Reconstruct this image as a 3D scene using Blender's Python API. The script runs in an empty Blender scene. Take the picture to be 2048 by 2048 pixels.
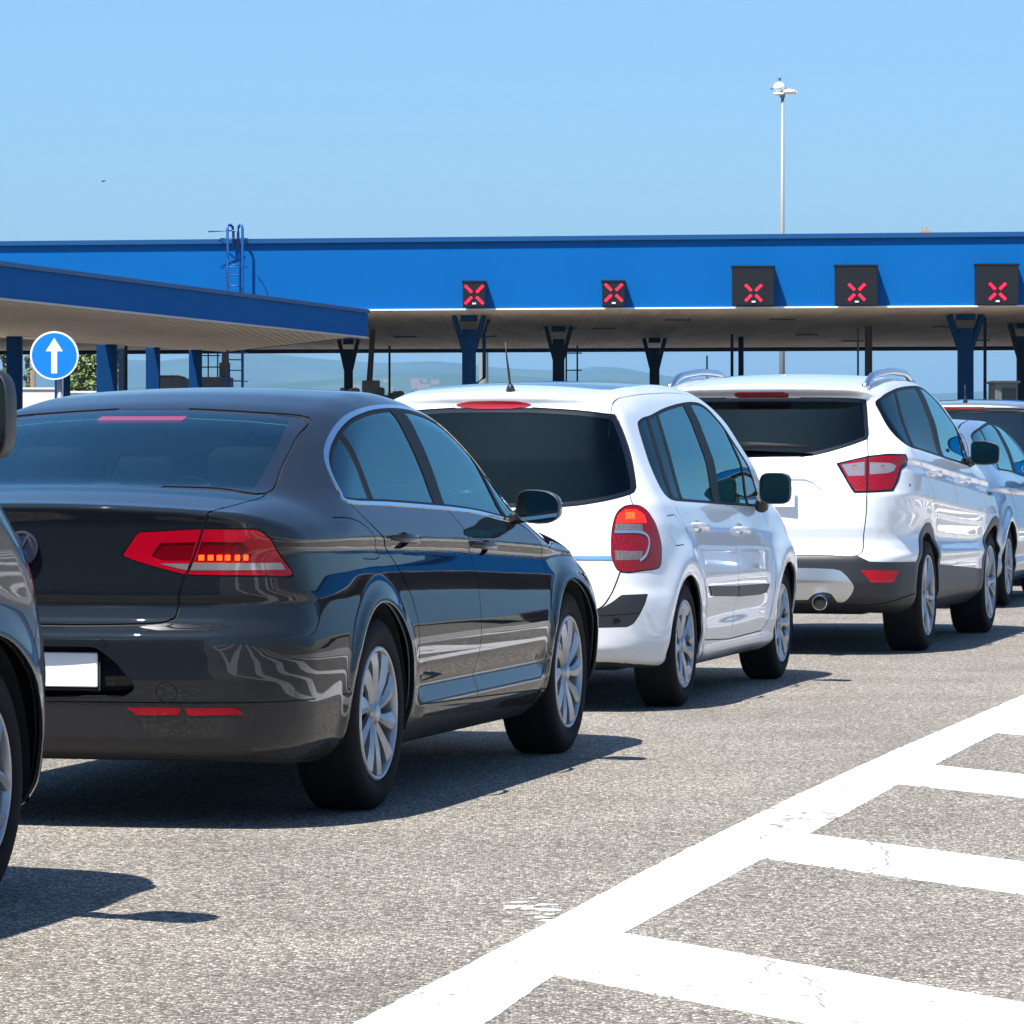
import bpy, bmesh, math, random
import numpy as np
from mathutils import Vector, Matrix
R = math.radians
random.seed(7)
HAZE = 1.25e-4
sc = bpy.context.scene
COL = sc.collection
# ---------------------------------------------------------------- camera
FPX = 8270.; CAMH = 1.235; HOR = 905.
cam = bpy.data.objects.new('camera', bpy.data.cameras.new('camera')); COL.objects.link(cam)
cam.location = (0, 0, CAMH); cam.rotation_euler = (R(90), 0, 0)
cam.data.sensor_width = 36; cam.data.lens = 36*FPX/2048; cam.data.shift_y = -(1024-HOR)/2048
cam.data.clip_start = .5; cam.data.clip_end = 40000
sc.camera = cam
# ---------------------------------------------------------------- sky, sun, exposure
SUN = Vector((-.336, -.43, 1)).normalized()
w = bpy.data.worlds.new('World'); sc.world = w; w.use_nodes = True
nt = w.node_tree; nt.nodes.clear()
sky = nt.nodes.new('ShaderNodeTexSky'); sky.sky_type = 'NISHITA'; sky.sun_disc = False
sky.sun_elevation = math.asin(SUN.z); sky.sun_rotation = math.atan2(SUN.x, SUN.y)
sky.air_density = 1.0; sky.dust_density = 1.1; sky.ozone_density = 2.0; sky.altitude = 0
bg = nt.nodes.new('ShaderNodeBackground'); bg.inputs[1].default_value = .075
out = nt.nodes.new('ShaderNodeOutputWorld')
tint = nt.nodes.new('ShaderNodeMix'); tint.data_type = 'RGBA'; tint.blend_type = 'MULTIPLY'; tint.inputs[0].default_value = 1; tint.inputs[7].default_value = (.63, .87, 1.13, 1)
nt.links.new(sky.outputs[0], tint.inputs[6]); nt.links.new(tint.outputs[2], bg.inputs[0]); nt.links.new(bg.outputs[0], out.inputs[0])
sl = bpy.data.lights.new('sun', 'SUN'); sl.energy = 5.0; sl.angle = R(.5); sl.color = (1, .955, .89)
so = bpy.data.objects.new('sun', sl); COL.objects.link(so)
so.rotation_euler = (-SUN).to_track_quat('-Z', 'Y').to_euler(); so.location = (-20, -20, 60)
sc.view_settings.view_transform = 'Standard'; sc.view_settings.look = 'None'; sc.view_settings.exposure = 1.05; sc.view_settings.gamma = 1
sc.render.engine = 'CYCLES'
sc.cycles.max_bounces = 10; sc.cycles.transparent_max_bounces = 16; sc.cycles.caustics_reflective = False; sc.cycles.caustics_refractive = False
import numpy as np
# ---------------------------------------------------------------- body surface maths
def tab(pts, s=.03):
    xs = np.arange(-2.2, 6.2, .005)
    p = np.array(pts, float)
    o = np.argsort(p[:, 0], kind='stable'); p = p[o]
    n = int(5*s/.005)+2
    ext = np.arange(-2.2-n*.005, 6.2+n*.005-1e-9, .005)
    y = np.interp(ext, p[:, 0], p[:, 1])
    if s > 0:
        k = np.exp(-.5*((np.arange(-n, n+1)*.005)/s)**2); k /= k.sum()
        y = np.convolve(y, k, 'same')
    return lambda x: np.interp(x, ext, y)

def smax(a, b, k):
    h = np.maximum(k-np.abs(a-b), 0)/k
    return np.maximum(a, b)+h*h*k*.25

def sstep(a, b, x):
    t = np.clip((x-a)/(b-a), 0, 1); return t*t*(3-2*t)

class Shape:
    """closed car body as one implicit function of (x forward, a = half width coordinate, z up)"""
    def __init__(s, d):
        s.d = d
        s.prof = tab(d['top'], d.get('top_s', .04)); s.sec = tab(d['sec'], d.get('sec_s', .012))
        s.plan = tab(d['plan'], .08); s.plang = tab(d['plang'], .1); s.rise = tab(d['rise'], .1)
        s.xr = tab(d['rear'], d.get('rear_s', .012)); s.xf = tab(d['front'], .03)
        s.rts = tab(d['rts'], .06); s.crown = tab(d['crown'], .1); s.kx = tab(d['kx'], .1)
        s.rrs = tab(d['rrs'], .03); s.ledge = tab(d['ledge'][0], .006) if 'ledge' in d else None
        s.bot = tab(d['bot'], .04)
    def zz(s, x, z):
        return z-s.rise(x)*sstep(.45, .85, z)
    def W(s, x, z):
        d = s.d; q = s.zz(x, z)
        g = sstep(d['belt']-.03, d['belt']+.25, q)
        w = d['w']+s.sec(q)+s.plan(x)*(1-.5*g)+s.plang(x)*g
        for hx, amp, r0, sg in d['flare']:
            rho = np.hypot(x-hx, z-.33)
            w = w+amp*np.exp(-((rho-r0)/sg)**2)*sstep(.1, .35, z)*(1-sstep(.75, .98, z))
        if s.ledge: w = w+s.ledge(z)*sstep(d['ledge'][1], d['ledge'][1]+.14, x)*(1-sstep(d['ledge'][2]-.16, d['ledge'][2], x))
        for bx, bz, sx, sz, amp in d.get('bump', []):
            w = w+amp*np.exp(-((x-bx)/sx)**2-((z-bz)/sz)**2)
        return w
    def F(s, x, a, z):
        d = s.d; a = np.abs(a)
        side = (a-s.W(x, z))*.95
        top = (z-(s.prof(x+s.kx(x)*a*a)-s.crown(x)*(a/.7)**2))*.93
        rear = (s.xr(z)+d['rc'][0]*(a/.9)**2+d['rc'][1]*(a/.9)**6-x)*.93
        front = x-(s.xf(z)-d['fc'][0]*(a/.9)**2-d['fc'][1]*(a/.9)**6)
        f = smax(top, side, s.rts(x))
        w = 1/(1+np.exp(-np.clip((side-top)/.03, -30, 30)))
        f = smax(f, rear, s.rrs(z)*w+d.get('rlip', .02)*(1-w))
        f = smax(f, front, .16*w+.12*(1-w))
        return smax(f, s.bot(x)-z, .05)
    def G(s, P, e=.0015):
        x, a, z = P.T
        g = np.stack([s.F(x+e, a, z)-s.F(x-e, a, z), s.F(x, a+e, z)-s.F(x, a-e, z), s.F(x, a, z+e)-s.F(x, a, z-e)], 1)/(2*e)
        return g
    def newton(s, P, n=3, keep=None):
        P = P.copy()
        for _ in range(n):
            g = s.G(P); f = s.F(*P.T)
            stp = g*(f/np.maximum((g*g).sum(1), .15))[:, None]
            stp = np.clip(stp, -.02, .02)
            P -= stp
            P[:, 1] = np.maximum(P[:, 1], 0)
        return P
    def N(s, P):
        g = s.G(P); return g/np.maximum(np.linalg.norm(g, axis=1), 1e-6)[:, None]
    def nets(s, h):
        """surface nets on the half body a >= 0, snapped to the true surface"""
        d = s.d
        xs = np.arange(d['x0']-.05, d['x1']+.05, h); ys = (np.arange(int((d['w']+.1)/h)+2)-.5)*h; zs = np.arange(d['zmin']-.05, d['zmax']+.05, h)
        nx, ny, nz = len(xs), len(ys), len(zs)
        Fv = np.empty((nx, ny, nz), np.float32)
        for i in range(0, nx, 40):
            X, Y, Z = np.meshgrid(xs[i:i+40], ys, zs, indexing='ij')
            Fv[i:i+40] = s.F(X, Y, Z)
        S = Fv < 0
        c = np.zeros((nx-1, ny-1, nz-1), np.int8)
        for a in (0, 1):
            for b in (0, 1):
                for e in (0, 1):
                    c += S[a:nx-1+a, b:ny-1+b, e:nz-1+e]
        act = (c > 0) & (c < 8)
        I = np.argwhere(act)
        idx = -np.ones(act.shape, np.int32); idx[act] = np.arange(len(I))
        acc = np.zeros((len(I), 3)); cnt = np.zeros(len(I))
        o = [(a, b, e) for a in (0, 1) for b in (0, 1) for e in (0, 1)]
        for p in range(8):
            for ax in range(3):
                if o[p][ax]: continue
                q = list(o[p]); q[ax] = 1
                f0 = Fv[I[:, 0]+o[p][0], I[:, 1]+o[p][1], I[:, 2]+o[p][2]]; f1 = Fv[I[:, 0]+q[0], I[:, 1]+q[1], I[:, 2]+q[2]]
                m = (f0 < 0) != (f1 < 0)
                t = np.where(m, f0/np.where(m, f0-f1, 1), 0)
                pt = np.array(o[p], float)[None].repeat(len(I), 0); pt[:, ax] += t
                acc[m] += pt[m]; cnt[m] += 1
        P = (I+acc/cnt[:, None])*h+np.array([xs[0], ys[0], zs[0]])
        seam = I[:, 1] == 0
        P[seam, 1] = 0
        P = s.newton(P, 4); P[seam, 1] = 0
        quads = []
        for ax in range(3):
            sl0 = [slice(None)]*3; sl1 = [slice(None)]*3; sl0[ax] = slice(0, -1); sl1[ax] = slice(1, None)
            E = np.argwhere(S[tuple(sl0)] != S[tuple(sl1)])
            u, v = [k for k in range(3) if k != ax]
            ok = (E[:, u] > 0) & (E[:, v] > 0) & (E[:, u] < Fv.shape[u]-1) & (E[:, v] < Fv.shape[v]-1)
            E = E[ok]; q = []
            for du, dv in ((-1, -1), (0, -1), (0, 0), (-1, 0)):
                e = E.copy(); e[:, u] += du; e[:, v] += dv
                q.append(idx[e[:, 0], e[:, 1], e[:, 2]])
            quads.append(np.stack(q, 1))
        Q = np.concatenate(quads)
        d1 = np.linalg.norm(P[Q[:, 0]]-P[Q[:, 2]], axis=1); d2 = np.linalg.norm(P[Q[:, 1]]-P[Q[:, 3]], axis=1)
        A = np.where((d1 < d2)[:, None], Q[:, [0, 1, 2]], Q[:, [0, 1, 3]]); B = np.where((d1 < d2)[:, None], Q[:, [0, 2, 3]], Q[:, [1, 2, 3]])
        T = np.concatenate([A, B])
        ok = (T[:, 0] != T[:, 1]) & (T[:, 1] != T[:, 2]) & (T[:, 0] != T[:, 2])
        return P, T[ok]

DOM = {'S': lambda V: V[:, [0, 2]], 'R': lambda V: V[:, [1, 2]], 'T': lambda V: V[:, [0, 1]],
       'C': lambda V: np.stack([V[:, 1]+V[:, 0], V[:, 2]], 1)}
DOM['A'] = DOM['S']; DOM['F'] = DOM['R']

def inpoly(P, poly):
    n = len(poly); r = np.zeros(len(P), bool); x, y = P.T
    for i in range(n):
        x0, y0 = poly[i]; x1, y1 = poly[(i+1) % n]
        if y0 == y1: continue
        m = ((y0 > y) != (y1 > y)) & (x < (x1-x0)*(y-y0)/(y1-y0)+x0)
        r ^= m
    return r

def dmask(dom, C, Nn, lim=None):
    if dom == 'S': m = (Nn[:, 1] > .25) & (C[:, 1] > .3)
    elif dom == 'A': m = (C[:, 1] > .52)
    elif dom == 'R': m = (Nn[:, 0] < -.12)
    elif dom == 'F': m = (Nn[:, 0] > .12)
    elif dom == 'T': m = (Nn[:, 2] > .3)
    else: m = ((Nn[:, 1]-Nn[:, 0]) > .3) & (C[:, 0] < .3)
    if lim is not None: m &= (C[:, 0] > lim[0]) & (C[:, 0] < lim[1])
    return m

def cut(M, dom, poly, name, lim=None, over=None, zlim=None):
    """insert a polygon's outline into the triangle mesh and give the triangles inside it a label"""
    GV, GT, L, GN = M['V'], M['T'], M['L'], M['N']
    poly = np.array(poly, float); D = DOM[dom]; lo = poly.min(0); hi = poly.max(0)
    key = len(GT), len(GV)
    if M.get('ck') != key: M['ck'] = key; M['C'] = GV[GT].mean(1); M['Nt'] = GN[GT].mean(1)
    C = M['C']; C2 = D(C)
    c = (C2 > lo-.03).all(1) & (C2 < hi+.03).all(1); k0 = np.where(c)[0]
    c[k0] = dmask(dom, C[k0], M['Nt'][k0], lim)
    if zlim is not None: c &= (C[:, 2] > zlim[0]) & (C[:, 2] < zlim[1])
    b = D(GV)[GT[c]]; k1 = np.where(c)[0]; c[k1] = (b.max(1) > lo).all(1) & (b.min(1) < hi).all(1)
    if not c.any(): M['names'].setdefault(name, len(M['names'])); return
    rest = ~c; u, inv = np.unique(GT[c], return_inverse=True); W = inv.reshape(-1, 3); WL = L[c]
    V = GV[u]; Nv = GN[u]; P2 = D(V); nloc = len(u)
    n = len(poly); eps = 2e-4
    for i in range(n):
        p0 = poly[i]; e = poly[(i+1) % n]-p0; ln = np.hypot(*e)
        if ln < 1e-6: continue
        e = e/ln; nn = np.array([-e[1], e[0]])
        q = P2-p0; dd = q@nn; tt = q@e
        sg = np.where(np.abs(dd) < eps, 0, np.sign(dd)).astype(int)
        s3 = sg[W]; t3 = tt[W]
        cr = (s3.min(1) < 0) & (s3.max(1) > 0) & (t3.max(1) > 0) & (t3.min(1) < ln)
        if not cr.any(): continue
        K = np.where(cr)[0]; w = W[K]; s_ = s3[cr]
        z = s_ == 0
        hasz = z.any(1)
        ssum = s_.sum(1)
        lone = np.where(ssum > 0, (s_ < 0).argmax(1), (s_ > 0).argmax(1))
        piv = np.where(hasz, z.argmax(1), lone)
        w = np.stack([w[np.arange(len(w)), (piv+k) % 3] for k in range(3)], 1)
        def crossv(i0, i1):
            a = w[:, i0]; b2 = w[:, i1]; key = np.stack([np.minimum(a, b2), np.maximum(a, b2)], 1)
            da = dd[key[:, 0]]; db = dd[key[:, 1]]
            t = da/np.where(np.abs(da-db) < 1e-12, 1, da-db)
            return key, t
        ka, ta = crossv(0, 1); kb, tb = crossv(0, 2); kz, tz = crossv(1, 2)
        ta1 = tt[ka[:, 0]]*(1-ta)+tt[ka[:, 1]]*ta; tb1 = tt[kb[:, 0]]*(1-tb)+tt[kb[:, 1]]*tb; tz1 = tt[kz[:, 0]]*(1-tz)+tt[kz[:, 1]]*tz
        l0 = np.where(hasz, np.minimum(tt[w[:, 0]], tz1), np.minimum(ta1, tb1)); l1 = np.where(hasz, np.maximum(tt[w[:, 0]], tz1), np.maximum(ta1, tb1))
        ok = (l1 > -eps) & (l0 < ln+eps)
        if not ok.any(): continue
        K = K[ok]; w = w[ok]; hz = hasz[ok]
        keys = np.concatenate([ka[ok][~hz], kb[ok][~hz], kz[ok][hz]]); ts = np.concatenate([ta[ok][~hz], tb[ok][~hz], tz[ok][hz]])
        kk = keys[:, 0].astype(np.int64)*len(V)+keys[:, 1]
        _, fi, inv = np.unique(kk, return_index=True, return_inverse=True); inv = inv.ravel(); uk = keys[fi]
        tk = ts[fi][:, None]
        newV = V[uk[:, 0]]*(1-tk)+V[uk[:, 1]]*tk; newN = Nv[uk[:, 0]]*(1-tk)+Nv[uk[:, 1]]*tk; new2 = P2[uk[:, 0]]*(1-tk)+P2[uk[:, 1]]*tk
        base = len(V); V = np.concatenate([V, newV]); Nv = np.concatenate([Nv, newN]); P2 = np.concatenate([P2, new2])
        na = (~hz).sum(); A = base+inv[:na]; B = base+inv[na:2*na]; Z = base+inv[2*na:]
        wn = w[~hz]; wz = w[hz]; Kn = K[~hz]; Kz = K[hz]
        add = [np.stack([wn[:, 0], A, B], 1), np.stack([A, wn[:, 1], wn[:, 2]], 1), np.stack([A, wn[:, 2], B], 1), np.stack([wz[:, 0], wz[:, 1], Z], 1), np.stack([wz[:, 0], Z, wz[:, 2]], 1)]
        addL = [WL[Kn]]*3+[WL[Kz]]*2
        keep = np.ones(len(W), bool); keep[K] = False
        W = np.concatenate([W[keep]]+add); WL = np.concatenate([WL[keep]]+addL)
    cen = P2[W].mean(1); ins = inpoly(cen, poly)
    lab = M['names'].setdefault(name, len(M['names']))
    if over is not None:
        okl = np.isin(WL, [M['names'][k] for k in over if k in M['names']]); ins &= okl
    WL = WL.copy(); WL[ins] = lab
    if len(V) == nloc: L = L.copy(); L[c] = L[c]
    mp = np.concatenate([u, np.arange(len(V)-nloc)+len(GV)]); GW = mp[W]
    nT = V[W].mean(1); nN = Nv[W].mean(1)
    M['V'] = np.concatenate([GV, V[nloc:]]); M['N'] = np.concatenate([GN, Nv[nloc:]]); M['T'] = np.concatenate([GT[rest], GW]); M['L'] = np.concatenate([L[rest], WL])
    M['C'] = np.concatenate([C[rest], nT]); M['Nt'] = np.concatenate([M['Nt'][rest], nN]); M['ck'] = len(M['T']), len(M['V'])

def strip(M, dom, line, w, name, lim=None, over=None, closed=False, zlim=None):
    line = [np.array(p, float) for p in line]
    if closed: line = line+[line[0]]
    for p, q in zip(line[:-1], line[1:]):
        e = q-p; l = np.hypot(*e)
        if l < 1e-5: continue
        e = e/l; n = np.array([-e[1], e[0]])*w/2; x = e*w*.4
        cut(M, dom, [p-x-n, q+x-n, q+x+n, p-x+n], name, lim, over, zlim)

def inset(poly, d):
    """offset a closed outline inwards by d"""
    P = np.array(poly, float); n = len(P)
    ar = .5*sum(P[i][0]*P[(i+1) % n][1]-P[(i+1) % n][0]*P[i][1] for i in range(n)); sg = 1 if ar > 0 else -1
    out = []
    for i in range(n):
        a = P[i]-P[i-1]; b = P[(i+1) % n]-P[i]; a = a/np.hypot(*a); b = b/np.hypot(*b)
        na = np.array([-a[1], a[0]])*sg; nb = np.array([-b[1], b[0]])*sg
        m = na+nb; m = m/max(np.dot(m, na), .35) if np.hypot(*m) > 1e-6 else na
        out.append(P[i]+m*d)
    return out

def rounded(poly, r=.02, n=4):
    """round the corners of an outline; r may be one number or one per corner"""
    P = np.array(poly, float); out = []; m = len(P)
    for i in range(m):
        ri = r[i] if hasattr(r, '__len__') else r
        a = P[i-1]-P[i]; b = P[(i+1) % m]-P[i]; la = np.hypot(*a); lb = np.hypot(*b)
        q = min(ri, la*.48, lb*.48)
        if q < 1e-4: out.append(P[i]); continue
        A = P[i]+a/la*q; B = P[i]+b/lb*q
        for k in range(n+1):
            t = k/n; out.append(A*(1-t)**2+P[i]*2*t*(1-t)+B*t*t)
    return [tuple(p) for p in out]

def smooth(line, closed=False, n=5):
    """Catmull-Rom through the given points"""
    P = [np.array(p, float) for p in line]; m = len(P); out = []
    rng = range(m) if closed else range(m-1)
    for i in rng:
        p1 = P[i]; p2 = P[(i+1) % m]
        p0 = P[i-1] if (closed or i > 0) else p1*2-p2
        p3 = P[(i+2) % m] if (closed or i+2 < m) else p2*2-p1
        for k in range(n):
            t = k/n
            out.append(tuple(.5*((2*p1)+(-p0+p2)*t+(2*p0-5*p1+4*p2-p3)*t*t+(-p0+3*p1-3*p2+p3)*t**3)))
    if not closed: out.append(tuple(P[-1]))
    return out
PASSAT = dict(
 w=.922, x0=-1.12, x1=3.70, zmin=.17, zmax=1.50, belt=1.03,
 top=[(-1.3,1.06),(-1.06,1.068),(-.95,1.085),(-.75,1.112),(-.62,1.125),(-.30,1.235),(0,1.335),(.3,1.410),(.6,1.455),(.9,1.478),(1.2,1.482),(1.5,1.463),(1.75,1.42),(2.0,1.325),(2.35,1.115),(2.5,1.03),(2.7,.99),(3.0,.95),(3.3,.885),(3.5,.83),(3.62,.74),(3.8,.6)],
 top_s=.06,
 sec=[(.10,-.16),(.20,-.10),(.24,-.062),(.28,-.034),(.34,-.020),(.42,-.010),(.50,-.003),(.56,0),(.62,-.004),(.72,-.014),(.80,-.024),(.872,-.036),(.884,-.035),(.902,-.020),(.915,-.019),(.96,-.035),(1.0,-.060),(1.035,-.085),(1.06,-.10),(1.15,-.145),(1.25,-.20),(1.35,-.256),(1.40,-.290),(1.5,-.37)],
 sec_s=.008,
 plan=[(-1.1,-.085),(-.9,-.045),(-.6,-.012),(-.3,0),(2.6,0),(2.8,.008),(3.0,.018),(3.2,.01),(3.45,-.05),(3.7,-.15)],
 plang=[(-1.1,-.10),(-.6,-.05),(-.2,-.015),(.3,.005),(1.0,.02),(1.8,.02),(2.2,0),(2.5,-.03)],
 rise=[(-1.1,.045),(0,.03),(1.1,0),(2.4,-.055),(3.5,-.10)],
 rear=[(.1,-.80),(.22,-.97),(.30,-1.02),(.41,-1.055),(.43,-1.065),(.50,-1.085),(.60,-1.09),(.640,-1.09),(.672,-1.055),(.69,-1.035),(.74,-1.02),(.77,-1.035),(.90,-1.05),(1.0,-1.068),(1.055,-1.09),(1.08,-1.10),(1.3,-1.10)],
 rear_s=.009, rc=(.10,.05), rrs=[(0,.20),(.6,.22),(.9,.2),(1.1,.14)], rlip=.022,
 front=[(.1,3.3),(.2,3.5),(.35,3.64),(.5,3.67),(.65,3.66),(.8,3.58),(1,3.4)], fc=(.16,.12),
 rts=[(-1.1,.10),(-.7,.12),(-.3,.14),(.5,.10),(1.8,.10),(2.3,.12),(2.6,.22),(3.6,.22)],
 crown=[(-1.1,.03),(-.6,.035),(0,.045),(1,.035),(2,.045),(2.5,.03),(3.5,.05)],
 kx=[(-1.0,-.12),(-.3,-.22),(.3,-.1),(1,.0),(1.8,.2),(2.2,.25),(2.6,.05)],
 bot=[(-1.1,.26),(-.6,.20),(0,.18),(2.6,.17),(3.6,.18)],
 flare=[(0,.013,.395,.038),(2.791,.015,.395,.038)],
 ledge=([(.20,0),(.27,.010),(.30,.016),(.325,.016),(.335,.014),(.395,-.016),(.41,-.018),(.44,-.008),(.47,0),(.6,0)],.42,2.42),
)
MODUS = dict(
 w=.885, x0=-.74, x1=3.36, zmin=.16, zmax=1.63, belt=.975,
 top=[(-.9,1.49),(-.4,1.52),(-.1,1.555),(.3,1.585),(.8,1.60),(1.2,1.60),(1.6,1.58),(1.95,1.48),(2.4,1.21),(2.7,1.05),(2.85,.99),(3.05,.91),(3.22,.81),(3.35,.66),(3.6,.4)],
 top_s=.07,
 sec=[(.1,-.12),(.18,-.07),(.22,-.028),(.26,-.022),(.275,-.03),(.30,-.022),(.35,-.012),(.5,-.004),(.6,0),(.75,-.010),(.85,-.026),(.95,-.055),(.975,-.068),(1.0,-.082),(1.2,-.15),(1.4,-.232),(1.5,-.285),(1.6,-.36)],
 sec_s=.012,
 plan=[(-.7,-.05),(-.4,-.02),(0,0),(2.0,0),(2.4,.015),(2.75,.015),(3.05,-.03),(3.3,-.12)],
 plang=[(-.7,-.10),(-.3,-.05),(0,-.02),(.4,0),(1.0,.03),(1.8,.055),(2.3,.05),(2.8,.0)],
 rise=[(-.7,.05),(0,.03),(1,0),(2.2,-.03),(3.3,-.08)],
 rear=[(.1,-.5),(.22,-.62),(.3,-.685),(.5,-.70),(.55,-.695),(.59,-.672),(.75,-.655),(.9,-.63),(.98,-.60),(1.2,-.49),(1.42,-.36),(1.47,-.335),(1.50,-.36),(1.54,-.35),(1.8,-.2)],
 rear_s=.014, rc=(.09,.12), rrs=[(0,.22),(.6,.24),(1,.2),(1.4,.13)], rlip=.04,
 front=[(.1,2.9),(.2,3.1),(.35,3.3),(.5,3.33),(.65,3.3),(.8,3.2),(1,3.0)], fc=(.2,.14),
 rts=[(-.7,.13),(.3,.08),(1.8,.06),(2.5,.09),(2.8,.14),(3.4,.18)],
 crown=[(-.7,.05),(0,.05),(1,.035),(2,.035),(3.4,.07)],
 kx=[(-1,-.05),(0,0),(1.2,.05),(2.2,.22),(2.6,.05)],
 bot=[(-.7,.25),(-.3,.20),(0,.17),(2.6,.17),(3.4,.19)],
 flare=[(0,.028,.37,.09),(2.575,.028,.37,.09)],
 bump=[(1.2,.42,.8,.06,-.012)],
)
KUGA = dict(
 w=.955, x0=-.95, x1=3.65, zmin=.20, zmax=1.78, belt=1.215,
 top=[(-1,1.62),(-.62,1.655),(-.3,1.69),(0,1.715),(.5,1.74),(1.0,1.735),(1.4,1.72),(1.75,1.65),(2.2,1.43),(2.55,1.23),(2.7,1.15),(3.0,1.09),(3.3,1.02),(3.5,.93),(3.62,.8),(3.8,.5)],
 top_s=.06,
 sec=[(.2,-.16),(.27,-.075),(.31,-.035),(.36,-.022),(.50,-.020),(.545,-.020),(.57,-.008),(.60,-.010),(.66,-.034),(.70,-.034),(.80,-.014),(.90,-.006),(1.04,-.018),(1.085,-.034),(1.11,-.020),(1.18,-.042),(1.215,-.065),(1.25,-.085),(1.4,-.150),(1.6,-.245),(1.7,-.31),(1.8,-.4)],
 sec_s=.010,
 plan=[(-.95,-.09),(-.6,-.035),(-.2,0),(2.2,0),(2.6,.02),(2.95,.02),(3.3,-.05),(3.6,-.14)],
 plang=[(-.9,-.13),(-.5,-.07),(0,-.02),(.4,0),(1.0,.03),(1.9,.055),(2.5,.03)],
 rise=[(-.9,.11),(-.2,.065),(1,0),(2.2,-.06),(3.5,-.13)],
 rear=[(.2,-.68),(.28,-.82),(.34,-.88),(.45,-.905),(.58,-.90),(.615,-.885),(.63,-.85),(.70,-.835),(.78,-.85),(.98,-.85),(1.0,-.835),(1.1,-.80),(1.2,-.765),(1.35,-.67),(1.55,-.545),(1.585,-.54),(1.605,-.63),(1.64,-.64),(1.8,-.5)],
 rear_s=.010, rc=(.10,.10), rrs=[(0,.24),(.6,.24),(1,.2),(1.5,.12)], rlip=.03,
 front=[(.1,3.1),(.2,3.35),(.4,3.56),(.6,3.60),(.8,3.58),(1,3.5),(1.2,3.3)], fc=(.18,.14),
 rts=[(-.9,.12),(.3,.07),(1.8,.06),(2.5,.09),(2.8,.14),(3.6,.18)],
 crown=[(-.9,.05),(0,.04),(1,.03),(2,.035),(3.6,.06)],
 kx=[(-1,-.05),(0,0),(1.2,.05),(2.2,.22),(2.6,.05)],
 bot=[(-.9,.32),(-.5,.26),(0,.22),(2.6,.21),(3.6,.26)],
 flare=[(0,.014,.44,.08),(2.69,.014,.44,.08)],
)
HATCH = dict(
 w=.925, x0=-.86, x1=3.60, zmin=.16, zmax=1.56, belt=1.03,
 top=[(-1,1.34),(-.7,1.39),(-.4,1.44),(0,1.49),(.5,1.52),(1,1.52),(1.4,1.50),(1.75,1.44),(2.2,1.235),(2.55,1.05),(2.8,.99),(3.2,.88),(3.45,.76),(3.7,.5)],
 top_s=.07,
 sec=[(.1,-.16),(.2,-.08),(.27,-.03),(.33,-.02),(.40,-.03),(.5,-.004),(.62,0),(.8,-.018),(.88,-.03),(.905,-.018),(.96,-.035),(1.0,-.055),(1.035,-.08),(1.15,-.13),(1.3,-.21),(1.42,-.28),(1.5,-.34)],
 plan=[(-.85,-.08),(-.5,-.03),(-.2,0),(2.4,0),(2.8,-.015),(3.2,-.08),(3.5,-.16)],
 plang=[(-.85,-.14),(-.4,-.08),(0,-.03),(.4,0),(1.0,.03),(1.9,.05),(2.4,.02)],
 rise=[(-.85,.06),(0,.035),(1.1,0),(2.4,-.05),(3.5,-.09)],
 rear=[(.1,-.6),(.22,-.76),(.35,-.83),(.55,-.85),(.62,-.83),(.66,-.79),(.8,-.77),(1.0,-.75),(1.05,-.73),(1.2,-.62),(1.38,-.46),(1.42,-.54),(1.6,-.4)],
 rear_s=.014, rc=(.10,.10), rrs=[(0,.22),(1,.2),(1.3,.14)], rlip=.03,
 front=[(.1,3.1),(.2,3.3),(.35,3.48),(.5,3.52),(.65,3.5),(.8,3.4),(1,3.2)], fc=(.2,.14),
 rts=[(-.8,.14),(.3,.08),(1.8,.06),(2.5,.12),(3.4,.2)],
 crown=[(-.8,.05),(.5,.04),(2,.035),(3.4,.06)],
 kx=[(-1,-.08),(0,0),(1.2,.05),(2.2,.22),(2.6,.05)],
 bot=[(-.8,.24),(-.4,.20),(0,.18),(2.6,.17),(3.5,.18)],
 flare=[(0,.016,.39,.06),(2.65,.016,.39,.06)],
)
MPV = dict(
 w=.93, x0=-.86, x1=3.62, zmin=.18, zmax=1.78, belt=1.08,
 top=[(-1,1.66),(-.6,1.69),(0,1.725),(.6,1.745),(1.2,1.73),(1.5,1.68),(1.9,1.48),(2.4,1.19),(2.7,1.12),(3.1,1.02),(3.4,.86),(3.7,.5)],
 top_s=.07,
 sec=[(.1,-.16),(.2,-.08),(.27,-.03),(.4,-.012),(.62,0),(.8,-.012),(1.0,-.04),(1.08,-.07),(1.2,-.11),(1.4,-.18),(1.6,-.25),(1.7,-.30)],
 plan=[(-.85,-.06),(-.5,-.02),(-.2,0),(2.4,0),(2.8,-.015),(3.2,-.08),(3.5,-.16)],
 plang=[(-.85,-.06),(-.4,-.03),(0,0),(2.0,-.02)],
 rise=[(-.85,.04),(1.1,0),(2.4,-.05),(3.5,-.09)],
 rear=[(.1,-.6),(.22,-.76),(.35,-.82),(.55,-.83),(.62,-.80),(.8,-.78),(1.0,-.76),(1.2,-.70),(1.5,-.58),(1.62,-.54),(1.64,-.58),(1.8,-.5)],
 rear_s=.014, rc=(.10,.06), rrs=[(0,.22),(1,.18),(1.5,.12)], rlip=.04,
 front=[(.1,3.1),(.2,3.3),(.35,3.48),(.6,3.55),(.8,3.5),(1,3.35)], fc=(.2,.14),
 rts=[(-.8,.12),(1.8,.12),(2.5,.12),(3.4,.2)],
 crown=[(-.8,.04),(1,.04),(3.4,.06)],
 kx=[(-1,-.08),(0,0),(1.2,.05),(2.2,.22),(2.6,.05)],
 bot=[(-.8,.24),(0,.2),(2.6,.2),(3.5,.2)],
 flare=[(0,.016,.39,.06),(2.68,.016,.39,.06)],
)
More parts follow.
